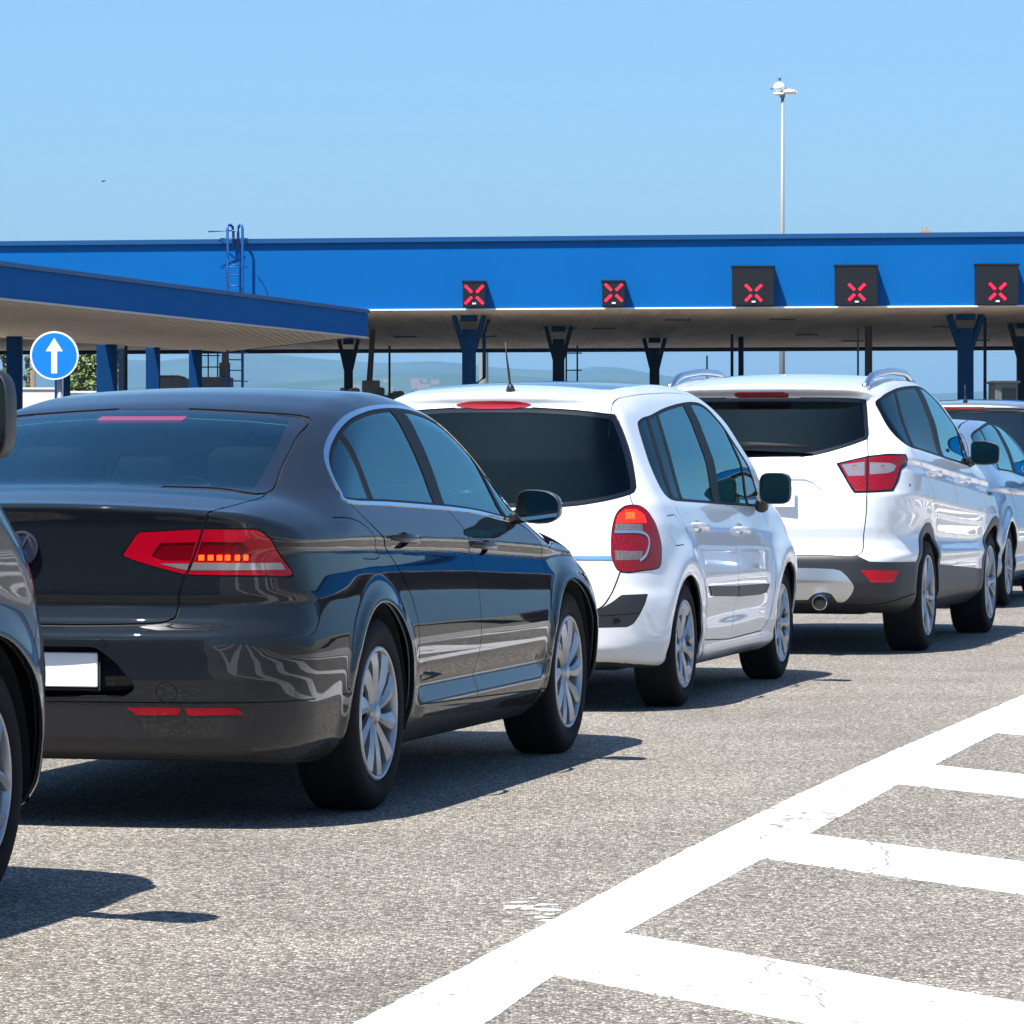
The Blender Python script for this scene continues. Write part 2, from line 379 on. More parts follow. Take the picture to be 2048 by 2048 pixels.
SUV = dict(
 w=.92, x0=-.95, x1=3.58, zmin=.22, zmax=1.92, belt=1.20,
 top=[(-1,1.78),(-.5,1.82),(.4,1.85),(1.1,1.86),(1.6,1.84),(1.95,1.76),(2.3,1.56),(2.55,1.38),(2.75,1.30),(2.9,1.23),(3.1,1.15),(3.3,1.0),(3.42,.84),(3.6,.5)],
 top_s=.07,
 sec=[(.18,-.16),(.26,-.06),(.32,-.03),(.45,-.012),(.62,0),(.8,-.012),(.95,-.010),(1.03,-.010),(1.12,-.014),(1.2,-.030),(1.25,-.040),(1.5,-.07),(1.7,-.11),(1.85,-.17)],
 plan=[(-.95,-.09),(-.6,-.035),(-.2,0),(2.4,0),(2.7,.01),(3.0,.02),(3.25,-.01),(3.5,-.09)],
 plang=[(-.9,-.1),(0,0),(1.4,.02),(2.2,.02),(3,0)],
 rise=[(-.9,.06),(1,0),(2.2,0),(2.9,.02),(3.5,-.04)],
 rear=[(.2,-.68),(.3,-.84),(.5,-.9),(.9,-.85),(1.1,-.8),(1.5,-.75),(1.9,-.6)],
 rear_s=.02, rc=(.10,.10), rrs=[(0,.24),(1.5,.12)], rlip=.04,
 front=[(.1,3.15),(.2,3.32),(.3,3.44),(.45,3.47),(.62,3.47),(.75,3.44),(.9,3.36),(1.0,3.25),(1.1,3.1)], fc=(.16,.12),
 rts=[(-.9,.12),(1.8,.12),(2.3,.06),(2.8,.05),(3.5,.10)],
 crown=[(-.9,.05),(2,.03),(3.0,.03),(3.6,.06)],
 kx=[(-1,-.05),(0,0),(1.2,.05),(2.2,.22),(2.6,.05)],
 bot=[(-.9,.32),(0,.22),(2.6,.22),(3.4,.22)],
 flare=[(0,.016,.42,.06),(2.62,.016,.42,.06)],
)
# where each car stands: right hub face in the world (X, distance), half width to it, heading in degrees
POSE = dict(PASSAT=(-.4625,14.3,.90,14.4), MODUS=(.838,20.1,.87,14.3), KUGA=(2.594,25.8,.94,14.8), HATCH=(3.984,33.2,.90,14.4), MPV=(5.19,38.7,.90,14.4), SUV=(-2.087,8.59,.90,14.4))
# outlines of lamps, windows, doors and trims on each body: side (x, z), rear (half width, z), top (x, half width)
PO = {
 'PASSAT': {
  'glass': [(-0.073,1.39),(0.136,1.39),(0.372,1.377),(0.571,1.357),(0.6,1.289),(0.633,1.189),(0.665,1.099),(0.502,1.115),(0.326,1.121),(0.033,1.119)],
  'glass_in': [(-0.054,1.377),(0.154,1.377),(0.353,1.367),(0.522,1.351),(0.563,1.264),(0.589,1.183),(0.611,1.114),(0.434,1.126),(0.012,1.129)],
  'trunkT': [(-0.544,0.669),(-0.657,0.674),(-0.835,0.656),(-1.012,0.631)],
  'trunkR': [(0.631,1.045),(0.626,1.033),(0.605,0.989),(0.584,0.933),(0.557,0.868),(0.538,0.833),(0.518,0.768),(0.508,0.706),(0.49,0.691),(0.457,0.681),(0.351,0.676),(0.169,0.673)],
  'lamp': [(-0.694,0.906),(-0.685,0.921),(-0.651,0.971),(-0.624,0.975),(-0.491,0.982),(-0.423,0.985),(-0.318,0.985),(-0.187,0.982),(-0.136,0.962),(-0.102,0.944),(-0.026,0.884),(0.03,0.835),(-0.136,0.836),(-0.305,0.838),(-0.451,0.84),(-0.506,0.849),(-0.601,0.871),(-0.689,0.897)],
  'lampsplit': [(-0.411,0.989),(-0.425,0.933),(-0.446,0.868),(-0.463,0.833)],
  'clear1': [(-0.44,0.874),(-0.009,0.87),(0.005,0.849),(-0.446,0.852)],
  'clear2': [(-0.562,0.874),(-0.453,0.874),(-0.458,0.853),(-0.487,0.858)],
  'dark1': [(-0.596,0.897),(-0.566,0.942),(-0.434,0.944),(-0.448,0.883),(-0.549,0.883)],
  'dark2': [(-0.412,0.945),(-0.25,0.944),(-0.195,0.903),(-0.211,0.883),(-0.426,0.883)],
  'led': [(-0.407,0.893),(-0.371,0.893),(-0.337,0.893),(-0.305,0.893),(-0.264,0.893),(-0.224,0.893)],
  'refl1': [(0.352,0.405),(0.531,0.406),(0.519,0.383),(0.385,0.382)],
  'refl2': [(0.542,0.404),(0.701,0.406),(0.726,0.385),(0.552,0.382)],
  'valance': [(0.108,0.411),(0.353,0.412),(0.36,0.373),(0.435,0.295),(0.74,0.283),(0.642,0.2),(-0.062,0.187)],
  'recess': [(0.121,0.602),(0.268,0.592),(0.327,0.545),(0.388,0.475),(0.358,0.448),(0.308,0.439),(0.111,0.433)],
  'sensor': [(0.285,0.617)],
  'tow': [(0.49,0.458)],
  'badge': [(-0.02,0.924)],
  'brakelight': [(-0.189,1.36),(0.123,1.361)],
  'plate': [(0.254,0.592),(0.241,0.462)],
  'dlo': [(-0.15,1.062),(-0.135,1.139),(-0.06,1.207),(0.009,1.239),(0.124,1.283),(0.308,1.338),(0.517,1.379),(0.809,1.406),(1.114,1.414),(1.391,1.406),(1.625,1.377),(1.72,1.325),(1.801,1.267),(1.893,1.202),(2.009,1.129),(2.108,1.06),(2.114,0.974),(2.0,0.958),(1.575,0.995),(1.11,1.018),(0.347,1.045)],
  'wq': [(0.245,1.309),(0.187,1.264),(0.103,1.063),(-0.096,1.072),(-0.099,1.151),(-0.011,1.22),(0.08,1.258)],
  'wr': [(0.287,1.322),(0.465,1.362),(0.721,1.387),(0.941,1.393),(0.91,1.332),(0.938,1.219),(0.902,1.043),(0.183,1.062),(0.213,1.188)],
  'wf': [(1.095,1.394),(1.322,1.383),(1.475,1.343),(1.651,1.26),(1.756,1.183),(1.898,1.126),(1.881,0.988),(1.49,1.008),(1.151,1.027),(1.147,1.09),(1.119,1.205)],
  'wt': [(1.982,1.107),(2.034,0.975),(1.934,0.984)],
  'doorR': [(-0.15,1.062),(-0.103,1.027),(-0.026,0.988),(0.036,0.944),(0.172,0.884),(0.258,0.831),(0.35,0.771),(0.404,0.724),(0.445,0.677),(0.455,0.632),(0.462,0.502)],
  'doorB': [(1.153,1.002),(1.184,0.958),(1.216,0.913),(1.321,0.864),(1.339,0.802),(1.344,0.733),(1.343,0.665),(1.299,0.564),(1.283,0.497),(1.298,0.407),(1.284,0.374),(1.266,0.341)],
  'doorF': [(2.022,0.954),(2.225,0.915),(2.408,0.824),(2.446,0.735),(2.443,0.626),(2.409,0.518),(2.48,0.347)],
  'doorBot': [(0.556,0.339),(1.275,0.316),(2.498,0.28)],
  'sill': [(0.609,0.285),(2.703,0.214)],
  'fuel': [(-0.405,1.016),(-0.278,1.013),(-0.167,0.997),(-0.08,0.964),(-0.035,0.932),(0.036,0.887),(0.033,0.871),(-0.044,0.867),(-0.152,0.872)],
  'handles': [(0.16,0.901,0.938),(0.467,0.901,0.922),(1.261,0.895,0.889),(1.592,0.893,0.871)],
  'archR': [(-0.353,0.545),(-0.265,0.657),(-0.166,0.7),(-0.017,0.718),(0.129,0.695),(0.239,0.631),(0.304,0.55),(0.352,0.463)],
  'archF': [(2.581,0.321),(2.637,0.597),(2.794,0.675),(2.939,0.706),(3.117,0.651),(3.122,0.508),(3.188,0.361)],
  'pshade': [(0.346,-0.631,1.41),(0.424,-0.603,1.404)],
 },
 'MODUS': {
  'glass': [(0.004,1.452),(0.194,1.451),(0.407,1.438),(0.552,1.421),(0.591,1.408),(0.639,1.313),(0.685,1.194),(0.716,1.095),(0.72,1.061),(0.701,1.036),(0.607,1.007),(0.464,0.983),(0.317,0.973),(0.071,0.969)],
  'brake': [(0.005,1.486),(0.112,1.483),(0.173,1.473),(0.191,1.465),(0.153,1.453),(0.092,1.446),(0.005,1.444)],
  'gateT': [(0.591,1.408),(0.577,1.453)],
  'gate': [(0.701,1.036),(0.723,0.982)],
  'gate2': [(0.683,0.67),(0.662,0.606),(0.639,0.548),(0.598,0.5)],
  'lamp': [(0.234,0.982),(0.302,0.977),(0.366,0.947),(0.422,0.888),(0.459,0.808),(0.459,0.739),(0.431,0.69),(0.288,0.678),(0.113,0.671),(0.061,0.724),(0.058,0.792),(0.076,0.88),(0.113,0.939),(0.17,0.973)],
  'lampo': [(0.119,0.939),(0.182,0.966),(0.262,0.965),(0.324,0.938),(0.332,0.898),(0.095,0.9)],
  'lampc1': [(0.095,0.898),(0.283,0.894),(0.295,0.854),(0.083,0.862)],
  'lampc2': [(0.071,0.771),(0.276,0.766),(0.265,0.727),(0.075,0.725)],
  'lamparc': [(0.086,0.858),(0.252,0.857),(0.322,0.839),(0.334,0.8),(0.303,0.751),(0.255,0.724)],
  'chrome': [(0.487,0.738),(0.643,0.735)],
  'blk': [(0.692,0.562),(0.798,0.564),(0.788,0.516),(0.769,0.468),(0.744,0.424),(0.718,0.408),(0.592,0.406),(0.598,0.49),(0.658,0.529)],
  'blkline': [(0.598,0.461),(0.773,0.472)],
  'hole': [(0.68,0.438)],
  'antenna': [(-0.342,0.078,1.515)],
  'sun': [(-0.33,-0.274),(-0.121,-0.195),(0.128,-0.071),(0.215,0.224),(0.345,0.405),(0.545,0.534),(-0.034,0.523),(-0.3,0.246)],
  'roofseamx': [(0.58,1.453),(0.65,1.404)],
  'wq': [(-0.019,1.367),(0.207,1.396),(0.187,1.315),(0.12,1.183),(-0.056,1.007),(-0.102,1.043),(-0.093,1.123),(-0.051,1.254)],
  'wr': [(0.249,1.412),(0.671,1.461),(1.125,1.494),(1.081,1.446),(1.009,1.286),(0.953,0.991),(0.39,0.995),(-0.034,1.004),(0.087,1.112),(0.197,1.284)],
  'wf': [(1.278,1.485),(1.491,1.477),(1.666,1.446),(1.771,1.381),(1.844,1.31),(1.775,1.146),(1.82,0.97),(1.157,0.983),(1.113,1.127),(1.179,1.329)],
  'wt': [(1.862,1.277),(1.922,1.178),(2.071,1.056),(2.081,0.967),(1.904,0.967),(1.816,1.124)],
  'dlo': [(-0.029,1.373),(0.246,1.415),(0.68,1.465),(1.167,1.5),(1.551,1.488),(1.781,1.458),(1.857,1.382),(1.99,1.266),(2.06,1.145),(2.169,1.011),(2.123,0.945),(1.413,0.959),(0.633,0.984),(-0.052,1.0),(-0.141,1.033),(-0.145,1.113),(-0.082,1.243)],
  'doorR': [(-0.052,1.0),(0.08,0.87),(0.101,0.698),(0.228,0.572),(0.334,0.416),(0.521,0.315),(0.606,0.291),(1.194,0.27)],
  'doorB': [(1.134,0.973),(1.246,0.86),(1.303,0.752),(1.269,0.593),(1.333,0.451),(1.169,0.276)],
  'doorF': [(1.194,0.27),(2.006,0.282),(2.077,0.325),(2.131,0.512),(2.176,0.677),(2.169,0.8),(2.114,0.939)],
  'fuel': [(-0.252,0.93),(-0.071,0.932),(0.001,0.891),(-0.036,0.832),(-0.117,0.783),(-0.213,0.79),(-0.253,0.836)],
  'strip1': [(0.544,0.565),(1.265,0.547),(1.292,0.493),(0.633,0.522),(0.522,0.537)],
  'strip2': [(1.293,0.547),(2.09,0.532),(2.061,0.492),(1.911,0.484),(1.32,0.49)],
  'handles': [(0.246,0.856,0.882),(0.554,0.86,0.851),(1.308,0.858,0.843),(1.61,0.861,0.819)],
  'archR': [(-0.169,0.395),(-0.18,0.485),(-0.071,0.582),(0.055,0.613),(0.17,0.574),(0.261,0.469),(0.305,0.314)],
  'archF': [(2.188,0.399),(2.243,0.564),(2.402,0.661),(2.54,0.663),(2.698,0.574)],
 },
 'KUGA': {
  'glass': [(-0.011,1.568),(0.238,1.571),(0.46,1.569),(0.612,1.562),(0.636,1.542),(0.659,1.419),(0.67,1.33),(0.628,1.302),(0.525,1.264),(0.387,1.225),(0.279,1.208),(0.033,1.206)],
  'brake': [(-0.019,1.607),(0.14,1.609),(0.171,1.598),(0.162,1.579),(0.137,1.571),(-0.033,1.571)],
  'gate': [(0.669,1.319),(0.682,1.214)],
  'gate2': [(0.69,0.988),(0.685,0.867),(0.668,0.735),(0.643,0.609)],
  'lamp': [(-0.248,1.17),(-0.101,1.197),(0.01,1.216),(0.181,1.228),(0.398,1.225),(0.417,1.184),(0.4,1.153),(0.31,1.131),(0.26,1.064),(0.18,0.999),(-0.02,0.991),(-0.173,0.988),(-0.197,1.043)],
  'lampin': [(-0.223,1.162),(-0.106,1.186),(0.002,1.203),(0.174,1.214),(0.367,1.214),(0.374,1.186),(0.28,1.142),(0.23,1.076),(0.164,1.01),(-0.015,1.002),(-0.157,0.999),(-0.187,1.054)],
  'clear1': [(-0.21,1.159),(-0.039,1.177),(-0.063,1.093),(-0.184,1.09)],
  'clear2': [(-0.001,1.173),(0.182,1.17),(0.243,1.153),(0.209,1.122),(0.147,1.109),(-0.02,1.1)],
  'lampsplit': [(-0.007,1.208),(-0.071,0.988)],
  'plate': [(0.247,1.032),(0.246,0.902)],
  'recess': [(0.043,1.076),(0.177,1.076),(0.31,1.074),(0.355,1.059),(0.448,0.988),(0.294,0.988),(0.05,0.987)],
  'clad': [(0.058,0.607),(0.412,0.606),(0.644,0.607),(0.712,0.573),(0.936,0.562)],
  'refl': [(0.662,0.522),(0.861,0.515),(0.835,0.444),(0.718,0.447)],
  'silver': [(0.061,0.531),(0.261,0.534),(0.524,0.527),(0.572,0.495),(0.619,0.423),(0.602,0.379),(0.561,0.334),(0.517,0.331),(0.488,0.379),(0.437,0.389),(0.385,0.378),(0.345,0.345),(0.055,0.337)],
  'exh': [(0.431,0.328)],
  'lowline': [(0.049,0.319),(0.722,0.31),(0.927,0.368)],
  'wiper': [(-0.07,1.258),(0.345,1.253)],
  'wq': [(-0.419,1.548),(-0.244,1.59),(0.127,1.626),(-0.017,1.502),(-0.389,1.283),(-0.448,1.314),(-0.468,1.375),(-0.435,1.475)],
  'wr': [(0.236,1.633),(0.706,1.655),(1.02,1.657),(0.92,1.535),(0.659,1.221),(0.161,1.242),(-0.359,1.277),(-0.043,1.445)],
  'wf': [(1.238,1.647),(1.459,1.624),(1.552,1.553),(1.647,1.458),(1.755,1.338),(1.829,1.164),(1.311,1.189),(0.854,1.213),(0.953,1.382)],
  'dlo': [(-0.423,1.552),(-0.224,1.599),(0.157,1.635),(0.747,1.663),(1.197,1.666),(1.513,1.639),(1.689,1.567),(1.809,1.46),(1.92,1.339),(1.92,1.151),(1.254,1.177),(0.618,1.213),(-0.38,1.269),(-0.465,1.303),(-0.486,1.375),(-0.449,1.475)],
  'doorR': [(-0.38,1.269),(-0.143,1.163),(0.119,1.015),(0.342,0.852),(0.56,0.676),(0.415,0.53),(0.68,0.285),(1.32,0.275)],
  'doorB': [(0.683,1.207),(0.956,1.101),(1.142,0.983),(1.274,0.839),(1.319,0.601),(1.265,0.472),(1.32,0.275)],
  'doorF': [(1.89,1.145),(2.127,0.998),(2.303,0.825),(2.504,0.636),(2.463,0.452),(2.429,0.305)],
  'cladS': [(0.333,0.526),(1.224,0.489),(2.45,0.436)],
  'vent': [(2.412,0.983),(2.57,0.957),(2.539,0.933),(2.411,0.94)],
  'handles': [(0.117,0.926,1.119),(0.509,0.928,1.092),(1.371,0.924,1.064),(1.749,0.925,1.04)],
  'rail': [(-0.375,0.531,1.656),(-0.077,0.553,1.683),(1.313,0.658,1.706)],
  'archR': [(-0.373,0.567),(-0.253,0.693),(-0.074,0.802),(0.165,0.838),(0.399,0.794),(0.582,0.676),(0.427,0.518)],
  'archRi': [(-0.265,0.564),(-0.138,0.691),(0.012,0.761),(0.186,0.781),(0.424,0.736),(0.305,0.624)],
  'archF': [(2.463,0.452),(2.532,0.599),(2.594,0.759),(2.979,0.84),(2.954,0.803)],
  'fuelhole': [(-0.489,1.034)],
 },
 'HATCH': {
  'dlo': [(-0.298,1.355),(-0.06,1.403),(0.359,1.455),(0.983,1.487),(1.271,1.495),(1.406,1.471),(1.604,1.407),(1.712,1.325),(1.742,1.219),(1.667,1.108),(1.078,1.07),(0.629,1.08),(-0.177,1.091),(-0.203,1.231)],
  'wq': [(-0.295,1.355),(-0.069,1.401),(0.28,1.444),(0.189,1.404),(0.084,1.333),(-0.163,1.192),(-0.35,1.231)],
  'wr': [(0.352,1.449),(0.828,1.476),(1.26,1.481),(0.896,1.412),(0.776,1.271),(0.579,1.084),(-0.165,1.095),(-0.138,1.173)],
  'wf': [(1.333,1.467),(1.474,1.443),(1.65,1.383),(1.673,1.297),(1.706,1.206),(1.607,1.129),(0.877,1.079),(0.896,1.263)],
  'gate': [(0.501,1.458),(0.542,1.438),(0.583,1.39),(0.617,1.305)],
  'roofline': [(0.022,0.47),(0.879,0.418),(0.893,0.509)],
  'handle': [(0.083,0.903,0.934),(0.473,0.902,0.917)],
  'arch': [(-0.279,0.687),(-0.148,0.718),(0.038,0.682),(0.205,0.592),(0.296,0.49),(0.349,0.354)],
  'doorB': [(0.783,1.083),(0.718,0.846),(0.932,0.431)],
 },
 'MPV': {
  'brake': [(-0.137,1.655),(0.203,1.661),(0.201,1.625),(-0.139,1.622)],
  'glass': [(-0.121,1.619),(0.196,1.619),(0.33,1.614),(0.464,1.605),(0.552,1.591)],
  'ant': [(-0.525,0.078,1.691)],
 },
 'SUV': {
  'arch': [(2.681,0.748),(2.813,0.706),(2.913,0.602),(2.954,0.514),(2.998,0.335),(3.03,0.235)],
  'edge': [(0.903,1.194),(0.916,1.16),(0.945,1.105),(0.938,1.046),(0.9,0.947),(0.902,0.842),(0.915,0.71),(0.913,0.546),(0.923,0.363),(0.914,0.275)],
  'refl': [(2.959,0.536),(3.04,0.503)],
  'line': [(2.874,0.761),(2.807,0.709)],
 },
}
# ---------------------------------------------------------------- materials
MAT = {}
def mat(name, col, rough=.5, metal=0, coat=0, crough=.03, emit=None, es=0, spec=.5, alpha=1, noise=None, bump=None, ior=1.5, cior=1.45):
    if name in MAT: return MAT[name]
    m = bpy.data.materials.new(name); m.use_nodes = True; nt = m.node_tree; b = nt.nodes['Principled BSDF']
    b.inputs['Base Color'].default_value = (*col, 1); b.inputs['Roughness'].default_value = rough; b.inputs['Metallic'].default_value = metal
    b.inputs['Coat Weight'].default_value = coat; b.inputs['Coat Roughness'].default_value = crough; b.inputs['Specular IOR Level'].default_value = spec; b.inputs['Coat IOR'].default_value = cior; b.inputs['IOR'].default_value = ior
    if emit: b.inputs['Emission Color'].default_value = (*emit, 1); b.inputs['Emission Strength'].default_value = es
    tc = nt.nodes.new('ShaderNodeTexCoord')
    if noise:      # (scale, amount, second colour)
        n = nt.nodes.new('ShaderNodeTexNoise'); n.inputs['Scale'].default_value = noise[0]; n.inputs['Detail'].default_value = 6
        r = nt.nodes.new('ShaderNodeMapRange'); r.inputs[1].default_value = .35; r.inputs[2].default_value = .75; r.inputs[4].default_value = noise[1]
        x = nt.nodes.new('ShaderNodeMix'); x.data_type = 'RGBA'; x.inputs[6].default_value = (*col, 1); x.inputs[7].default_value = (*noise[2], 1)
        nt.links.new(tc.outputs['Object'], n.inputs['Vector']); nt.links.new(n.outputs['Fac'], r.inputs[0]); nt.links.new(r.outputs[0], x.inputs[0]); nt.links.new(x.outputs[2], b.inputs['Base Color'])
    if bump:       # (scale, strength, distance)
        n = nt.nodes.new('ShaderNodeTexNoise'); n.inputs['Scale'].default_value = bump[0]; n.inputs['Detail'].default_value = 4
        bp = nt.nodes.new('ShaderNodeBump'); bp.inputs['Strength'].default_value = bump[1]; bp.inputs['Distance'].default_value = bump[2]
        nt.links.new(tc.outputs['Object'], n.inputs['Vector']); nt.links.new(n.outputs['Fac'], bp.inputs['Height']); nt.links.new(bp.outputs[0], b.inputs['Normal'])
    MAT[name] = m
    return m

def glass(name, tint, rough=0, fac=1.0, add=.02, rc=(.82, 1, 1)):
    """thin tinted pane: coloured transparency under a Fresnel reflection"""
    if name in MAT: return MAT[name]
    m = bpy.data.materials.new(name); m.use_nodes = True; nt = m.node_tree; nt.nodes.clear()
    t = nt.nodes.new('ShaderNodeBsdfTransparent'); t.inputs[0].default_value = (*tint, 1)
    g = nt.nodes.new('ShaderNodeBsdfGlossy'); g.inputs['Roughness'].default_value = rough; g.inputs[0].default_value = (*rc, 1)
    f = nt.nodes.new('ShaderNodeFresnel'); f.inputs[0].default_value = 1.55
    k = nt.nodes.new('ShaderNodeMath'); k.operation = 'MULTIPLY_ADD'; k.inputs[1].default_value = 1.25*fac; k.inputs[2].default_value = add; k.use_clamp = True
    x = nt.nodes.new('ShaderNodeMixShader'); o = nt.nodes.new('ShaderNodeOutputMaterial')
    nt.links.new(f.outputs[0], k.inputs[0]); nt.links.new(k.outputs[0], x.inputs[0]); nt.links.new(t.outputs[0], x.inputs[1]); nt.links.new(g.outputs[0], x.inputs[2]); nt.links.new(x.outputs[0], o.inputs[0])
    MAT[name] = m
    return m

def lens(name, col, col2, scale, glow=0):
    """moulded lamp plastic: a fine grid of prisms under a clear coat"""
    if name in MAT: return MAT[name]
    m = bpy.data.materials.new(name); m.use_nodes = True; nt = m.node_tree; b = nt.nodes['Principled BSDF']
    b.inputs['Roughness'].default_value = .35; b.inputs['Specular IOR Level'].default_value = .2; b.inputs['Coat Weight'].default_value = 1; b.inputs['Coat IOR'].default_value = 1.36; b.inputs['Coat Roughness'].default_value = .02
    tc = nt.nodes.new('ShaderNodeTexCoord'); mp = nt.nodes.new('ShaderNodeMapping'); mp.inputs['Scale'].default_value = (scale, scale, scale)
    ck = nt.nodes.new('ShaderNodeTexVoronoi'); ck.distance = 'CHEBYCHEV'; ck.inputs['Randomness'].default_value = .12; ck.inputs['Scale'].default_value = 1
    r = nt.nodes.new('ShaderNodeMapRange'); r.inputs[1].default_value = .1; r.inputs[2].default_value = .55
    x = nt.nodes.new('ShaderNodeMix'); x.data_type = 'RGBA'; x.inputs[6].default_value = (*col, 1); x.inputs[7].default_value = (*col2, 1)
    bp = nt.nodes.new('ShaderNodeBump'); bp.inputs['Strength'].default_value = .5; bp.inputs['Distance'].default_value = .002
    nt.links.new(tc.outputs['Object'], mp.inputs[0]); nt.links.new(mp.outputs[0], ck.inputs['Vector']); nt.links.new(ck.outputs['Distance'], r.inputs[0]); nt.links.new(r.outputs[0], x.inputs[0])
    nt.links.new(x.outputs[2], b.inputs['Base Color']); nt.links.new(ck.outputs['Distance'], bp.inputs['Height']); nt.links.new(bp.outputs[0], b.inputs['Normal'])
    if glow: nt.links.new(x.outputs[2], b.inputs['Emission Color']); b.inputs['Emission Strength'].default_value = glow
    MAT[name] = m
    return m

GAP = mat('shut line black', (.008, .008, .009), .7)
RUBBER = mat('window rubber', (.006, .006, .007), .5, spec=.12)
PLASTIC = mat('grained black plastic', (.013, .014, .017), .5, bump=(900, .3, .0006))
PIANO = mat('gloss black', (.006, .006, .007), .08, coat=.5)
CHROME = mat('chrome', (.82, .84, .86), .10, 1)
SATIN = mat('satin silver', (.62, .64, .67), .28, 1)
ALU = mat('painted alloy', (.40, .41, .43), .36, .55, coat=.4, noise=(14, .5, (.22, .20, .18)))
ALUDARK = mat('alloy barrel', (.12, .12, .13), .5, .5)
TYRE = mat('tyre rubber', (.005, .005, .006), .75, noise=(9, .5, (.012, .011, .010)), spec=.15)
DISC = mat('brake disc', (.16, .15, .15), .45, .8)
LINER = mat('cabin trim', (.016, .017, .020), .85)
FABRIC = mat('dark seat fabric', (.006, .007, .009), .9, bump=(300, .4, .002))
LEATHER = mat('grey headrest fabric', (.004, .005, .007), .9, spec=.1)
WIPER = mat('wiper black', (.012, .012, .014), .6, spec=.2)
UNDER = mat('underbody', (.004, .004, .004), .9)
MIRROR = mat('mirror glass', (.30, .46, .46), .02, 1)
PLATE = mat('plate white', (.80, .81, .82), .3, coat=.3)
RED = lens('red lens', (.36, .0, .010), (.10, .0, .004), 95)
REDDK = mat('dark red lens', (.13, .0, .004), .3, coat=1, spec=.1, cior=1.3)
REDPLAIN = mat('red reflector', (.36, .0, .012), .35, coat=1, spec=.1, cior=1.3)
CLEAR = lens('clear lens', (.24, .21, .22), (.07, .06, .065), 110)
CLEARSM = mat('clear lamp plastic', (.25, .24, .26), .15, .4, coat=1)
LEDM = mat('lit led', (.8, .05, .01), .4, emit=(1.0, .045, .002), es=1.9)
LITRED = lens('lit red lens', (.9, .04, .008), (.40, .005, .004), 95, .35)
BRK = mat('high brake light', (.30, .006, .012), .15, coat=1)
BRKLIT = mat('brake light behind glass', (.30, .006, .03), .3, coat=1, emit=(.9, .03, .08), es=.01)
# ---------------------------------------------------------------- mesh helpers
def tag(o, label=None, cat=None, group=None, kind=None):
    if label: o['label'] = label
    if cat: o['category'] = cat
    if group: o['group'] = group
    if kind: o['kind'] = kind
    return o

def empty(name, loc=(0, 0, 0), rz=0, parent=None):
    o = bpy.data.objects.new(name, None); COL.objects.link(o); o.location = loc; o.rotation_euler = (0, 0, rz); o.empty_display_size = .2
    if parent: o.parent = parent
    return o

def mesh(name, V, Fc, m, parent=None, smooth=False, loc=None, normals=None):
    me = bpy.data.meshes.new(name); me.from_pydata([tuple(map(float, v)) for v in V], [], [tuple(int(i) for i in f) for f in Fc])
    for q in (m if isinstance(m, (list, tuple)) else [m]): me.materials.append(q)
    if smooth: me.polygons.foreach_set('use_smooth', [True]*len(me.polygons))
    me.update()
    if normals is not None: me.normals_split_custom_set_from_vertices([tuple(map(float, n)) for n in normals])
    o = bpy.data.objects.new(name, me); COL.objects.link(o)
    if parent: o.parent = parent
    if loc is not None: o.location = loc
    return o

